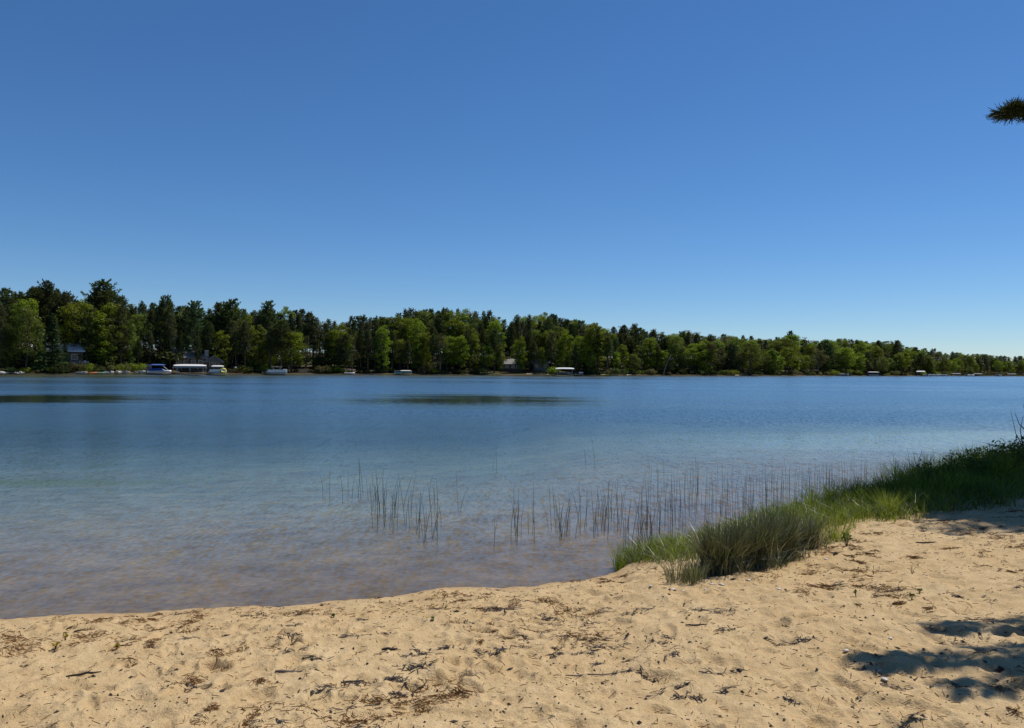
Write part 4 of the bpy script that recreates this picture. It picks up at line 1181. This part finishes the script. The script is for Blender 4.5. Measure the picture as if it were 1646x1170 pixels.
# ------------------------------------------------------------------ near shore: grass bank, tussock, reeds
def blades(P, h, wd, lean, ang, tint, mb):
    """curved blades: two quads and a tip; lean = how far the tip is carried over, as a share of h"""
    n = len(P)
    D = np.c_[np.cos(ang), np.sin(ang), np.zeros(n)]
    S = np.c_[-np.sin(ang), np.cos(ang), np.zeros(n)]
    tw = rng.uniform(-1.2, 1.2, n)
    S = S * np.cos(tw)[:, None] + D * np.sin(tw)[:, None]
    rows_ = []
    for f, wf in ((0.0, 1.0), (0.45, 0.85), (0.8, 0.5), (1.0, 0.0)):
        c = P + D * (lean * h * f ** 1.9)[:, None] + np.c_[np.zeros(n), np.zeros(n), h * f * (1 - 0.25 * lean * f)]
        if wf > 0: rows_ += [c - S * (wd * wf / 2)[:, None], c + S * (wd * wf / 2)[:, None]]
        else: rows_.append(c)
    V = np.stack(rows_, 1).reshape(-1, 3)
    i = np.arange(n)[:, None] * 7
    Q = np.concatenate([i + np.array([[0, 1, 3, 2]]), i + np.array([[2, 3, 5, 4]])])
    T = i + np.array([[4, 5, 6]])
    mb.add(V, tris=T, quads=Q, tint=np.repeat(np.clip(tint, 0, 1), 7))

FRONT = np.array([(1.0, 7.6), (1.2, 7.55), (1.66, 7.3), (2.4, 7.3), (3.3, 8.0), (4.2, 8.9), (4.85, 9.0), (5.8, 9.5), (6.7, 9.9), (9, 10.8), (14, 12.5), (22, 18)])
def Yfront(x): return np.interp(x, FRONT[:, 0], FRONT[:, 1])
def bank(n, x0, x1, back=0.35, power=1.0):
    x = rng.uniform(x0, x1, n); f = rng.random(n) ** power
    fr_ = Yfront(x) + 0.22 * vnoise(x, x * 0, 0.55, 61) + 0.12 * vnoise(x, x * 0, 0.2, 62)
    y = fr_ + (Yn(x) + back - fr_) * f
    return x, y, f
def zg(x, y): return np.maximum(ground_at(x, y), -0.25) - 0.01
g = MB()
# short bright grass on the point and along the front
x, y, f = bank(9000, 1.12, 6.0)
k = vnoise(x, y, 0.35, 41)
ok = (k + 0.9 * f > -0.05) & (rng.random(len(x)) < 0.25 + f)
x, y, f, k = x[ok], y[ok], f[ok], k[ok]
blades(np.c_[x, y, zg(x, y)], rng.uniform(0.10, 0.26, len(x)) * (0.8 + 0.6 * f), rng.uniform(0.004, 0.008, len(x)), rng.uniform(0.2, 0.9, len(x)), rng.uniform(0, 6.28, len(x)), 0.62 + 0.25 * k + rng.normal(0, 0.15, len(x)), g)
# taller sedge toward the water
x, y, f = bank(11000, 1.3, 7.5, 0.45, 0.6)
hh = (0.22 + 0.22 * smooth(2.0, 5.0, x)) * (0.55 + 0.5 * f) * (1 + 0.35 * vnoise(x, y, 0.5, 42))
blades(np.c_[x, y, zg(x, y)], hh * rng.uniform(0.6, 1.25, len(x)), rng.uniform(0.004, 0.012, len(x)), rng.uniform(0.1, 1.0, len(x)), rng.uniform(0, 6.28, len(x)), 0.42 + 0.25 * vnoise(x, y, 0.4, 43) + rng.normal(0, 0.16, len(x)), g)
# tall dense bank on the right
x, y, f = bank(22000, 4.6, 13.5, 0.5, 0.85)
ok = rng.random(len(x)) < 0.12 + smooth(0.0, 0.4, f)
x, y, f = x[ok], y[ok], f[ok]
hh = 0.46 * smooth(4.0, 6.6, x) * smooth(-0.05, 0.6, f) * (1 + 0.45 * vnoise(x, y, 0.6, 44)) + 0.07
blades(np.c_[x, y, zg(x, y)], hh * rng.uniform(0.6, 1.3, len(x)), rng.uniform(0.005, 0.015, len(x)), rng.uniform(0.05, 1.1, len(x)), rng.uniform(0, 6.28, len(x)), 0.50 + 0.34 * vnoise(x, y, 0.5, 45) + rng.normal(0, 0.22, len(x)), g)
gr_o = g.build('bank_grass', M['grass'])
tag(gr_o, 'green grass and sedge covering the bank on the right', 'grass', kind='stuff')
# dry straw lying among it
g = MB()
x, y, f = bank(3000, 1.2, 10.0, 0.2)
blades(np.c_[x, y, zg(x, y)], rng.uniform(0.12, 0.4, len(x)), rng.uniform(0.003, 0.006, len(x)), rng.uniform(0.5, 1.4, len(x)), rng.uniform(0, 6.28, len(x)), rng.uniform(0.4, 1, len(x)), g)
tag(g.build('dry_straw', M['sedge']), 'pale dry straw scattered through the bank grass', 'straw', kind='stuff')

# the grey-green tussock in front: three clumps grown together
tb = px_pt(1225, 925, 0.22)
tus = thing('sedge_tussock', 'large grey-green sedge tussock standing on the sand before the bank', 'tussock', (tb[0], tb[1], 0))
for (px, py, rad, n, hh) in [(1160, 932, 0.15, 1000, 0.50), (1205, 922, 0.18, 1200, 0.56), (1252, 907, 0.16, 900, 0.52), (1296, 890, 0.12, 450, 0.42)]:
    q = px_pt(px, py, 0.2)
    a = rng.uniform(0, 6.28, n); r_ = rad * np.sqrt(rng.random(n))
    x, y = q[0] + r_ * np.cos(a), q[1] + 0.85 * r_ * np.sin(a)
    out_a = np.arctan2(y - q[1], x - q[0]) + rng.normal(0, 0.9, n)
    g = MB()
    blades(np.c_[x - tb[0], y - tb[1], ground_at(x, y) - 0.01], hh * (0.35 + 0.75 * rng.beta(2.0, 1.6, n)) * (1 + 0.2 * vnoise(x, y, 0.09, 47)), rng.uniform(0.003, 0.010, n), (0.05 + 0.85 * rng.random(n) ** 1.2) * (0.35 + 0.65 * r_ / rad), out_a, rng.beta(1.4, 2.2, n), g)
    n = n // 2                         # short outer skirt, patchy
    a = rng.uniform(0, 6.28, n); r_ = rad * rng.uniform(0.8, 1.9, n); x, y = q[0] + r_ * np.cos(a), q[1] + 0.8 * r_ * np.sin(a)
    blades(np.c_[x - tb[0], y - tb[1], ground_at(x, y) - 0.01], rng.uniform(0.06, 0.24, n), rng.uniform(0.003, 0.008, n), rng.uniform(0.1, 1.1, n), rng.uniform(0, 6.28, n), rng.beta(2, 2, n), g)
    g.build('clump', M['sedge'], tus)
M['dead_blade'] = leafy('dead_blade', (0.20, 0.15, 0.08), (0.42, 0.35, 0.22), 0.3, 0.0)
g = MB(); n = 420
k = rng.integers(0, 4, n); cx = np.array([px_pt(a_, b_, 0.2) for a_, b_ in [(1160, 932), (1205, 922), (1252, 907), (1296, 890)]])[k]
x, y = cx[:, 0] + rng.normal(0, 0.10, n), cx[:, 1] + rng.normal(0, 0.08, n)
blades(np.c_[x - tb[0], y - tb[1], ground_at(x, y) - 0.01], rng.uniform(0.12, 0.5, n), rng.uniform(0.003, 0.009, n), rng.uniform(0.1, 1.4, n), rng.uniform(0, 6.28, n), rng.random(n), g)
tag(g.build('dead_blades', M['dead_blade'], tus), 'pale dead blades among the green ones')
# thin grey tuft left of it
q = px_pt(1092, 945, 0.2)
for lb, px, py, n, hh, rad, mt in [('thin pale grass tuft left of the sedge tussock', 1090, 944, 90, 0.30, 0.10, 'sedge'), ('grey-green grass tuft at the left foot of the tussock', 1118, 946, 160, 0.26, 0.10, 'sedge'),
                               ('sparse green tuft behind the right end of the tussock', 1345, 872, 200, 0.24, 0.14, 'grass'), ('bright single grass clump in front of the shaded bank', 1428, 830, 260, 0.42, 0.10, 'grass')]:
    q = px_pt(px, py, 0.22)
    t_ = thing('grass_tuft', lb, 'grass tuft', (q[0], q[1], 0))
    a = rng.uniform(0, 6.28, n); r_ = rad * np.sqrt(rng.random(n))
    x, y = q[0] + r_ * np.cos(a), q[1] + r_ * np.sin(a)
    g = MB(); blades(np.c_[x - q[0], y - q[1], ground_at(x, y) - 0.01], hh * rng.uniform(0.5, 1.1, n), rng.uniform(0.003, 0.006, n), rng.uniform(0.15, 0.7, n), a, rng.uniform(0.45, 1.0, n), g)
    g.build('blade_cluster', M[mt], t_)

# bulrush stems in the shallows: each clump a thing, each stem a part
STEMS = []
for i in range(6):
    mb = MB(); k = rng.uniform(-0.06, 0.06); k2 = rng.uniform(-0.05, 0.05)
    zz = np.array([-0.15, 0.35, 0.7, 1.0])
    mb.tube(np.c_[k * zz ** 2, k2 * zz ** 2, zz], [0.0024, 0.0023, 0.0018, 0.0007], 4, tint=rng.uniform(0.1, 0.9))
    STEMS.append(mb.mesh('stem', M['reed']))
CL = [(517, 540, 786, 800, 2, 'pair of bulrush stems farthest left in the water'), (553, 606, 783, 806, 9, 'loose bulrush clump left of the densest one'),
      (598, 664, 800, 848, 36, 'densest bulrush clump standing in open water left of centre'), (664, 712, 840, 872, 17, 'bulrush clump nearest the beach left of centre'),
      (690, 704, 800, 812, 2, 'few bulrush stems behind the densest clump'), (733, 746, 812, 826, 2, 'small group of bulrush stems alone between the clumps'),
      (793, 800, 862, 874, 2, 'three or four thin bulrush stems alone right of centre'), (820, 862, 842, 866, 12, 'bulrush clump before the lone stems right of centre'),
      (880, 946, 838, 862, 24, 'wide bulrush clump left of the grassy point'), (955, 1002, 822, 860, 28, 'dense dark bulrush clump just off the grassy point'),
      (792, 800, 748, 756, 2, 'lone bulrush stem far out on the water'), (940, 960, 742, 754, 2, 'far bulrush stems out beyond the point'),
      (1004, 1062, 856, 892, 27, 'bulrush clump at the tip of the grassy point')]
for (x0, x1, y0, y1, n, lb) in CL:
    c = px_pt((x0 + x1) / 2, (y0 + y1) / 2)
    t_ = thing('bulrush_clump', lb, 'bulrushes', (c[0], c[1], 0), 0, 'bulrush clumps in the shallows')
    for i in range(n):
        q = px_pt(rng.uniform(x0, x1), y0 + (y1 - y0) * rng.random())
        o = link('stem', STEMS[rng.integers(6)], t_, (q[0] - c[0], q[1] - c[1], 0), rng.uniform(0, 6.28))
        s_ = rng.uniform(0.25, 0.62)
        o.rotation_euler = (rng.normal(0, 0.08), rng.normal(0, 0.08), rng.uniform(0, 6.28))
        o.scale = (1.1, 1.1, s_)
# the uncountable stand along the bank
mb = MB()
for i in range(430):
    u = rng.random()
    px = 1030 + 640 * u
    edge_y = np.interp(px, [1030, 1100, 1200, 1300, 1400, 1500, 1600, 1670], [868, 856, 830, 808, 795, 775, 755, 745])
    far_y = np.interp(px, [1030, 1100, 1200, 1300, 1400, 1500, 1600, 1670], [792, 778, 768, 770, 770, 758, 745, 738])
    q = px_pt(px, edge_y + (far_y - edge_y) * rng.random() ** 1.5)
    if q[1] < Yn(q[0]) - 0.1: continue
    hgt = rng.uniform(0.22, 0.58) * (0.8 if px > 1400 else 1.0); lx, ly = rng.normal(0, 0.06, 2)
    zz = np.array([-0.15, 0.5 * hgt, hgt])
    mb.tube(np.c_[q[0] + lx * zz * zz / hgt, q[1] + ly * zz * zz / hgt, zz], [0.0024, 0.0020, 0.0008], 3, tint=rng.uniform(0, 1), cap=False)
tag(mb.build('bulrush_stand', M['reed']), 'uncountable bulrush stems standing in the water along the grassy bank', 'bulrushes', kind='stuff')

# leafy waterside shrubs on the right bank
M['leaf_shrub'] = leafy('leaf_shrub', (0.045, 0.080, 0.016), (0.15, 0.19, 0.045), 0.4, 0.15)
for px, dep, hh, rad, lb in [(1512, 11.6, 0.62, 0.45, 'low leafy shrub where the shaded bank begins'), (1560, 12.4, 0.72, 0.5, 'leafy shrub in the middle of the right bank'),
                             (1610, 13.0, 0.80, 0.55, 'leafy shrub near the right edge of the bank'), (1655, 13.2, 0.85, 0.6, 'leafy shrub cut by the right edge of the photograph'), (1720, 13.8, 0.9, 0.7, 'leafy shrub just past the right edge')]:
    x = px_x(px, dep)
    t_ = thing('bank_shrub', lb, 'shrub', (x, dep, float(ground_at(x, dep)[0]) - 0.02), rng.uniform(0, 6))
    tr, cr = shrub(hh, rad, 16, 0.028, 130)
    tr.v = [v * 1.0 for v in tr.v]
    tr.build('stem', M['bark'], t_); cr.build('leaves', M['leaf_shrub'], t_)
# bare twiggy shrub at the right edge
x, y = px_x(1668, 13.0), 13.0
t_ = thing('bare_shrub', 'bare twigs of a leafless shrub at the right edge above the reeds', 'shrub', (x, y, 0.1))
for i, pts in enumerate([[(0, 0, 0), (-0.15, 0, 0.5), (-0.38, 0, 0.95), (-0.47, 0, 1.35)], [(0, 0, 0), (-0.1, 0, 0.45), (-0.45, 0, 0.68), (-0.95, 0, 0.78)], [(0.05, 0, 0), (0, 0.1, 0.6), (-0.12, 0.1, 1.1), (-0.18, 0.1, 1.45)],
                         [(-0.25, 0, 0.72), (-0.3, 0, 1.0), (-0.25, 0, 1.25)], [(0, 0, 0), (0.2, 0.1, 0.7), (0.25, 0.1, 1.3)], [(-0.06, 0.08, 0.9), (-0.25, 0.1, 1.1), (-0.33, 0.1, 1.3)]]):
    MB().tube(pts, np.linspace(0.012, 0.003, len(pts)), 4).build('twig', M['wood_dark'], t_)

# ------------------------------------------------------------------ pine at the right whose branch hangs into the view, and the tree shading the bank
def near_pine(base, tips, lb, H, trunk_r, n_extra, dirs, zr, Ls):
    x0, y0 = base
    zb = float(ground_at(x0, y0)[0])
    t_ = thing('pine_tree', lb, 'pine tree', (x0, y0, zb - 0.05))
    z = np.linspace(0, H, 8)
    MB().tube(np.c_[0.1 * np.sin(z * 0.4), 0.08 * np.cos(z * 0.5) - 0.08, z], trunk_r * (1 - 0.9 * z / H), 9).build('trunk', M['bark'], t_, True)
    br = []
    for (tx, ty, tz, z_at) in tips: br.append((np.array([0, 0, z_at]), np.array([tx - x0, ty - y0, tz - zb])))
    for i in range(n_extra):
        a = rng.uniform(*dirs); zz = rng.uniform(*zr); L = rng.uniform(*Ls) * (1.1 - 0.7 * (zz / H) ** 2)
        br.append((np.array([0, 0, zz]), np.array([math.cos(a) * L, math.sin(a) * L, zz + L * rng.uniform(0.0, 0.3)])))
    wood, nd_ = MB(), MB()
    for p0, p1 in br:
        s = np.linspace(0, 1, 7)[:, None]
        L = np.linalg.norm(p1 - p0)
        pts = p0 + (p1 - p0) * s + np.array([0, 0, -0.07 * L]) * np.sin(s * math.pi)
        wood.tube(pts, np.linspace(0.035, 0.005, 7), 5)
        d0 = (p1 - p0) / L
        side = np.cross(d0, [0, 0, 1.0]); side /= np.linalg.norm(side)
        for j in range(int(L * (64 if len(br) and p0[2] < 4.95 and np.linalg.norm(p1 - p0) > 3.3 else 8))):
            u = rng.uniform(0.35, 0.99)
            c = np.array([np.interp(u, s[:, 0], pts[:, i]) for i in range(3)])
            sl = (0.12 + 0.62 * (1 - u)) * rng.uniform(0.35, 1.0)
            sd = side * rng.choice([-1, 1]) * rng.uniform(0.5, 1.0) + d0 * rng.uniform(0.5, 1.0) + np.array([0, 0, rng.normal(0.1, 0.07)])
            sd /= np.linalg.norm(sd)
            e = c + sd * sl
            wood.tube([c, (c + e) / 2 + [0, 0, 0.01], e], [0.006, 0.004, 0.002], 3, cap=False)
            m_ = int(4 + sl * 26)
            uu = rng.uniform(0.15, 1.05, m_)[:, None]
            needles(nd_, c + (e - c) * uu, np.tile(sd, (m_, 1)), 11, 0.080, 0.0055, 0.50, 0.12, rng.uniform(0.2, 1.0) + rng.normal(0, 0.1, m_))
    wood.build('branches', M['bark'], t_); nd_.build('needles', M['needle_near'], t_)
    return t_
M['needle_near'] = leafy('needle_near', (0.020, 0.034, 0.012), (0.060, 0.075, 0.028), 0.2, 0.0)
def sky_pt(px, py, d): return (px_x(px, d), d, CAMZ + (horizon_y(px) - py) / FPX * d)
a1 = sky_pt(1608, 165, 5.5)
near_pine((8.6, 5.95), [a1 + (4.75,), (4.62, 6.32, 4.72, 4.3), (4.15, 5.32, 4.62, 4.2), (4.9, 5.8, 5.3, 4.8)],
          'large pine right of the view whose needled branch tip hangs into the sky', 15, 0.24, 26, (-1.3, 1.3), (4.5, 13), (1.6, 3.2))
# broadleaf tree beyond the right edge that shades the bank
tr, cr = broadleaf(14.6, 2.8, 0.74, 64, 2.6, 0.12)
x0, y0 = 13.6, 14.6
t_ = thing('broadleaf_tree', 'leafy tree beyond the right edge that shades the right bank', 'tree', (x0, y0, float(H_base(np.array([x0]), np.array([y0]))[0]) - 0.05))
tr.build('trunk', M['bark'], t_, True); cr.build('crown', M['leaf_mid'], t_)

# ------------------------------------------------------------------ litter on the sand
def beach_pts(n, power=1.15):
    P = []
    while len(P) < n:
        y = 2.5 + 9.0 * rng.random() ** power
        x = rng.uniform(-0.74, 0.76) * y
        if d_near(np.array([x]), np.array([y]))[0] < 0.25: continue
        if x > 1.1 and y > Yfront(x) - 0.05: continue
        P.append((x, y))
    return np.array(P)
# pine needle clumps
C = beach_pts(800); k = vnoise(C[:, 0], C[:, 1], 0.9, 51) + 0.35 * smooth(0, 4, C[:, 0])
C = C[k > -0.12]
P, A, Hc = [], [], []
for c in C:
    n = int(rng.gamma(1.4, 15)) + 4; r_ = rng.uniform(0.02, 0.10); a0 = rng.uniform(0, 6.28)
    p_ = np.c_[rng.normal(0, r_, n), rng.normal(0, r_ * 0.45, n)]
    ca, sa = math.cos(a0), math.sin(a0)
    P.append(c + p_ @ np.array([[ca, sa], [-sa, ca]])); A.append(np.full(n, a0) + rng.normal(0, 0.9, n))
one = beach_pts(2600); P.append(one); A.append(rng.uniform(0, 6.28, len(one)))
P = np.vstack(P); A = np.concatenate(A); n = len(P)
L = rng.uniform(0.015, 0.05, n); wd = rng.uniform(0.0008, 0.0017, n)
za = ground_at(P[:, 0] - np.cos(A) * L / 2, P[:, 1] - np.sin(A) * L / 2); zb = ground_at(P[:, 0] + np.cos(A) * L / 2, P[:, 1] + np.sin(A) * L / 2)
lift_ = 0.002 + rng.exponential(0.004, n); lift2 = 0.002 + rng.exponential(0.004, n)
D = np.c_[np.cos(A), np.sin(A)]; S = np.c_[-np.sin(A), np.cos(A)]
e0 = np.c_[P - D * (L / 2)[:, None], za + lift_]; e1 = np.c_[P + D * (L / 2)[:, None], zb + lift2]
Sw = np.c_[S * wd[:, None], np.zeros(n)]
up_ = np.array([0, 0, 0.0016])
V = np.stack([e0 - Sw, e0 + Sw, e0 + up_ * 2, e1 - Sw, e1 + Sw, e1 + up_ * 2], 1).reshape(-1, 3)
i = np.arange(n)[:, None] * 6
g = MB().add(V, quads=np.concatenate([i + np.array([[0, 2, 5, 3]]), i + np.array([[2, 1, 4, 5]])]), tint=np.repeat(rng.uniform(0, 1, n), 6))
tag(g.build('pine_needle_litter', M['dry']), 'brown dead pine needles strewn in clumps over the sand', 'pine needles', kind='stuff')
# dark tangles of dried weed and bark strips
C = beach_pts(260, 1.0); C = C[vnoise(C[:, 0], C[:, 1], 1.1, 52) > -0.05]; P, A = [], []
for c in C:
    n = rng.integers(6, 26); a0 = rng.normal(0, 0.5); r_ = rng.uniform(0.012, 0.045)
    p_ = np.c_[rng.normal(0, r_ * 1.7, n), rng.normal(0, r_ * 0.5, n)]
    ca, sa = math.cos(a0), math.sin(a0)
    P.append(c + p_ @ np.array([[ca, sa], [-sa, ca]])); A.append(a0 + rng.normal(0, 0.8, n))
P = np.vstack(P); A = np.concatenate(A); n = len(P)
h0 = ground_at(P[:, 0], P[:, 1]); L = rng.uniform(0.012, 0.038, n); wd = rng.uniform(0.0015, 0.005, n)
D = np.c_[np.cos(A), np.sin(A), np.zeros(n)]; S = np.c_[-np.sin(A), np.cos(A), np.zeros(n)]
c0 = np.c_[P, h0 + 0.002 + rng.exponential(0.005, n)]
bow = np.c_[np.zeros((n, 2)), rng.normal(0, 0.004, n)]
V = np.stack([c0 - D * L[:, None] - S * wd[:, None], c0 - D * L[:, None] + S * wd[:, None], c0 + bow - S * wd[:, None], c0 + bow + S * wd[:, None], c0 + D * L[:, None] - S * wd[:, None] * 0.5, c0 + D * L[:, None] + S * wd[:, None] * 0.5], 1).reshape(-1, 3)
i = np.arange(n)[:, None] * 6
g = MB().add(V, quads=np.concatenate([i + np.array([[0, 1, 3, 2]]), i + np.array([[2, 3, 5, 4]])]))
tag(g.build('dried_weed', M['black_bits']), 'dark tangles of dried weed and bark strips on the sand', 'debris', kind='stuff')
# dark crumbs of bark, cones and weed
C = beach_pts(4200, 1.0)
ex = beach_pts(240, 1.0)
clumped = np.vstack([c + rng.normal(0, 0.05, (rng.integers(4, 14), 2)) * np.array([1.5, 0.8]) for c in ex])
C = np.vstack([C, clumped])
n = len(C); sz = rng.gamma(1.1, 0.0019, n) + 0.0010
zc = ground_at(C[:, 0], C[:, 1])
oct_ = np.array([[1, 0, 0], [0, 1, 0], [-1, 0, 0], [0, -1, 0], [0, 0, 0.8], [0, 0, -0.5]])
ang = rng.uniform(0, 6.28, n); st = rng.uniform(0.8, 2.6, n)
V = oct_[None] * sz[:, None, None] * (1 + 0.3 * rng.normal(0, 1, (n, 6, 1)))
V[:, :, 0] *= st[:, None]
ca, sa = np.cos(ang)[:, None], np.sin(ang)[:, None]
V = np.stack([V[:, :, 0] * ca - V[:, :, 1] * sa, V[:, :, 0] * sa + V[:, :, 1] * ca, V[:, :, 2]], -1) + np.c_[C, zc + sz * 0.3][:, None, :]
tri = np.array([[0, 1, 4], [1, 2, 4], [2, 3, 4], [3, 0, 4], [1, 0, 5], [2, 1, 5], [3, 2, 5], [0, 3, 5]])
g = MB().add(V.reshape(-1, 3), tris=(np.arange(n)[:, None, None] * 6 + tri[None]).reshape(-1, 3))
tag(g.build('bark_crumbs', M['black_bits']), 'dark crumbs of bark and weed scattered over the sand', 'debris', kind='stuff')
# sticks
for px, py, L, a, r_, mt, lb in [(140, 1091, 0.19, 0.12, 0.006, 'wood_dark', 'thin dark stick lying at lower left'), (469, 1105, 0.15, 0.18, 0.008, 'wood_grey', 'pale stick end poking from the sand left of centre'),
                             (630, 1053, 0.10, -0.05, 0.008, 'wood_dark', 'short dark stick behind the arched footprint'), (205, 1037, 0.10, 0.0, 0.004, 'wood_dark', 'thin twig at left behind the dark footprints'),
                             (755, 997, 0.16, 0.05, 0.010, 'wood_dark', 'dark stick lying nearest the waterline at centre'), (572, 1122, 0.13, 0.5, 0.005, 'wood_dark', 'twig slanting left of the arched footprint'),
                             (960, 1107, 0.34, 0.12, 0.004, 'wood_grey', 'long thin pale twig right of the arched footprint'), (1122, 1022, 0.15, 0.05, 0.006, 'wood_dark', 'dark twig before the thin grass tuft'),
                             (1490, 880, 0.2, -0.1, 0.008, 'wood_dark', 'dark stick on the sand before the shaded bank'), (150, 972, 0.10, 0.1, 0.008, 'wood_dark', 'small dark stick beside the waterline at far left') if False else
                             (135, 1000, 0.09, 0.1, 0.007, 'wood_dark', 'small dark stick near the waterline at far left')]:
    q = px_pt(px, py, 0.3)
    d = np.array([math.cos(a), math.sin(a)])
    u = np.linspace(-0.5, 0.5, 6)[:, None] * L
    xy = q[:2] + d * u + np.array([-d[1], d[0]]) * (0.006 * np.sin(np.linspace(0, 7, 6)))[:, None]
    zz = ground_at(xy[:, 0], xy[:, 1]).max() * 0.5 + ground_at(xy[:, 0], xy[:, 1]) * 0.5 + r_ * 0.8
    z0 = float(zz.mean())
    t_ = thing('stick', lb, 'stick', (q[0], q[1], z0))
    MB().tube(np.c_[xy - q[:2], zz - z0], r_ * np.array([0.7, 1, 1.1, 1, 0.85, 0.4]), 6).build('twig', M[mt], t_, True)
    e = np.array([xy[3, 0] - q[0], xy[3, 1] - q[1], zz[3] - z0])
    MB().tube([e, e + np.array([d[0] * 0.02, d[1] * 0.02 + 0.015, 0.012])], [r_ * 0.6, r_ * 0.25], 5).build('side_twig', M[mt], t_, True)
# pebbles and shells
peb = [boulder(0.020, 0.013, 0.010, 11), boulder(0.016, 0.012, 0.009, 12)]
for m_ in peb: m_.materials.clear(); m_.materials.append(M['shell'])
for i, (px, py, sc, lb) in enumerate([(1363, 1091, 1.2, 'white pebble lying before the tree shadow'), (1433, 1072, 1.1, 'pale pebble inside the long tree shadow'), (1424, 1139, 1.3, 'grey-white pebble at lower right'), (1415, 1123, 1.0, 'small pale pebble behind the lower right one'),
                                      (1254, 962, 1.3, 'white shell alone in front of the tussock'), (1206, 938, 1.9, 'largest white shell standing at the foot of the tussock'), (1162, 945, 1.6, 'flat white shell under the middle of the tussock'),
                                      (1146, 946, 1.4, 'white shell left of the flat one under the tussock'), (1084, 951, 1.5, 'white shell below the thin grass tuft'), (1048, 944, 1.3, 'white shell farthest left near the grassy point'),
                                      (1100, 952, 1.1, 'small white shell between the two pale tufts'), (1136, 951, 1.1, 'small white shell before the tussock foot'), (845, 957, 1.0, 'white shell alone by the waterline'), (1258, 838, 1.6, 'white shell caught on top of the grass bank') if False else
                                      (1330, 905, 1.4, 'pale shell at the right foot of the tussock')]):
    q = px_pt(px, py, 0.28)
    o = link('shell' if 'shell' in lb else 'pebble', peb[i % 2], None, (q[0], q[1], float(ground_at(q[0], q[1])[0])), i * 0.9)
    o.scale = (sc * 0.85, sc * 0.85, sc * 0.55)
    tag(o, lb, 'shell' if 'shell' in lb else 'pebble', 'pale shells and pebbles on the sand')
# seedlings and weed leaves
M['seedling'] = leafy('seedling', (0.06, 0.10, 0.03), (0.17, 0.20, 0.05), 0.4, 0.2)
M['yellow_leaf'] = leafy('yellow_leaf', (0.30, 0.22, 0.03), (0.45, 0.36, 0.06), 0.3, 0.1)
for px, py, hgt, n, mt, lb in [(1467, 990, 0.045, 4, 'seedling', 'seedling with drooping leaves left of the tree shadow'), (1480, 978, 0.04, 4, 'seedling', 'second seedling just behind the drooping one'), (1406, 930, 0.08, 3, 'reed', 'dark bare sprout on the sand at right'),
                               (1468, 935, 0.08, 5, 'reed', 'forked dark sprout right of the bare one'), (1378, 973, 0.05, 5, 'seedling', 'tiny grass sprout before the bare sprout'), (1362, 878, 0.12, 14, 'seedling', 'leafy blue-green weed at the edge of the bank'),
                               (193, 1043, 0.03, 7, 'yellow_leaf', 'yellow leafy sprig on the sand at left'), (110, 1023, 0.04, 6, 'yellow_leaf', 'small yellow-green sprig nearest the waterline at left'), (95, 1037, 0.04, 6, 'yellow_leaf', 'yellowish sprig at far left'),
                               (700, 993, 0.02, 3, 'seedling', 'small green sprout behind the dark stick at centre'), (720, 958, 0.02, 3, 'seedling', 'faint green sprout by the waterline at centre'), (540, 972, 0.02, 3, 'seedling', 'green sprout on the wet edge left of centre')]:
    q = px_pt(px, py, 0.3)
    t_ = thing('sprout', lb, 'sprout', (q[0], q[1], float(ground_at(q[0], q[1])[0])))
    st_, lf = MB(), MB()
    for i in range(n):
        a = rng.uniform(0, 6.28); r_ = hgt * rng.uniform(0.3, 0.7)
        e = np.array([math.cos(a) * r_ * 0.6, math.sin(a) * r_ * 0.6, hgt * rng.uniform(0.6, 1.1)])
        st_.tube([(0, 0, -0.01), e * 0.5 + [0, 0, 0.01], e], [0.0022, 0.002, 0.0012], 4)
        if mt != 'reed': leaf_cloud(lf, e, (0.008, 0.008, 0.006), 3, 0.012 + hgt * 0.06, rng.uniform(0.2, 1))
    st_.build('stem', M['reed'], t_)
    if lf.v: lf.build('leaves', M[mt], t_)
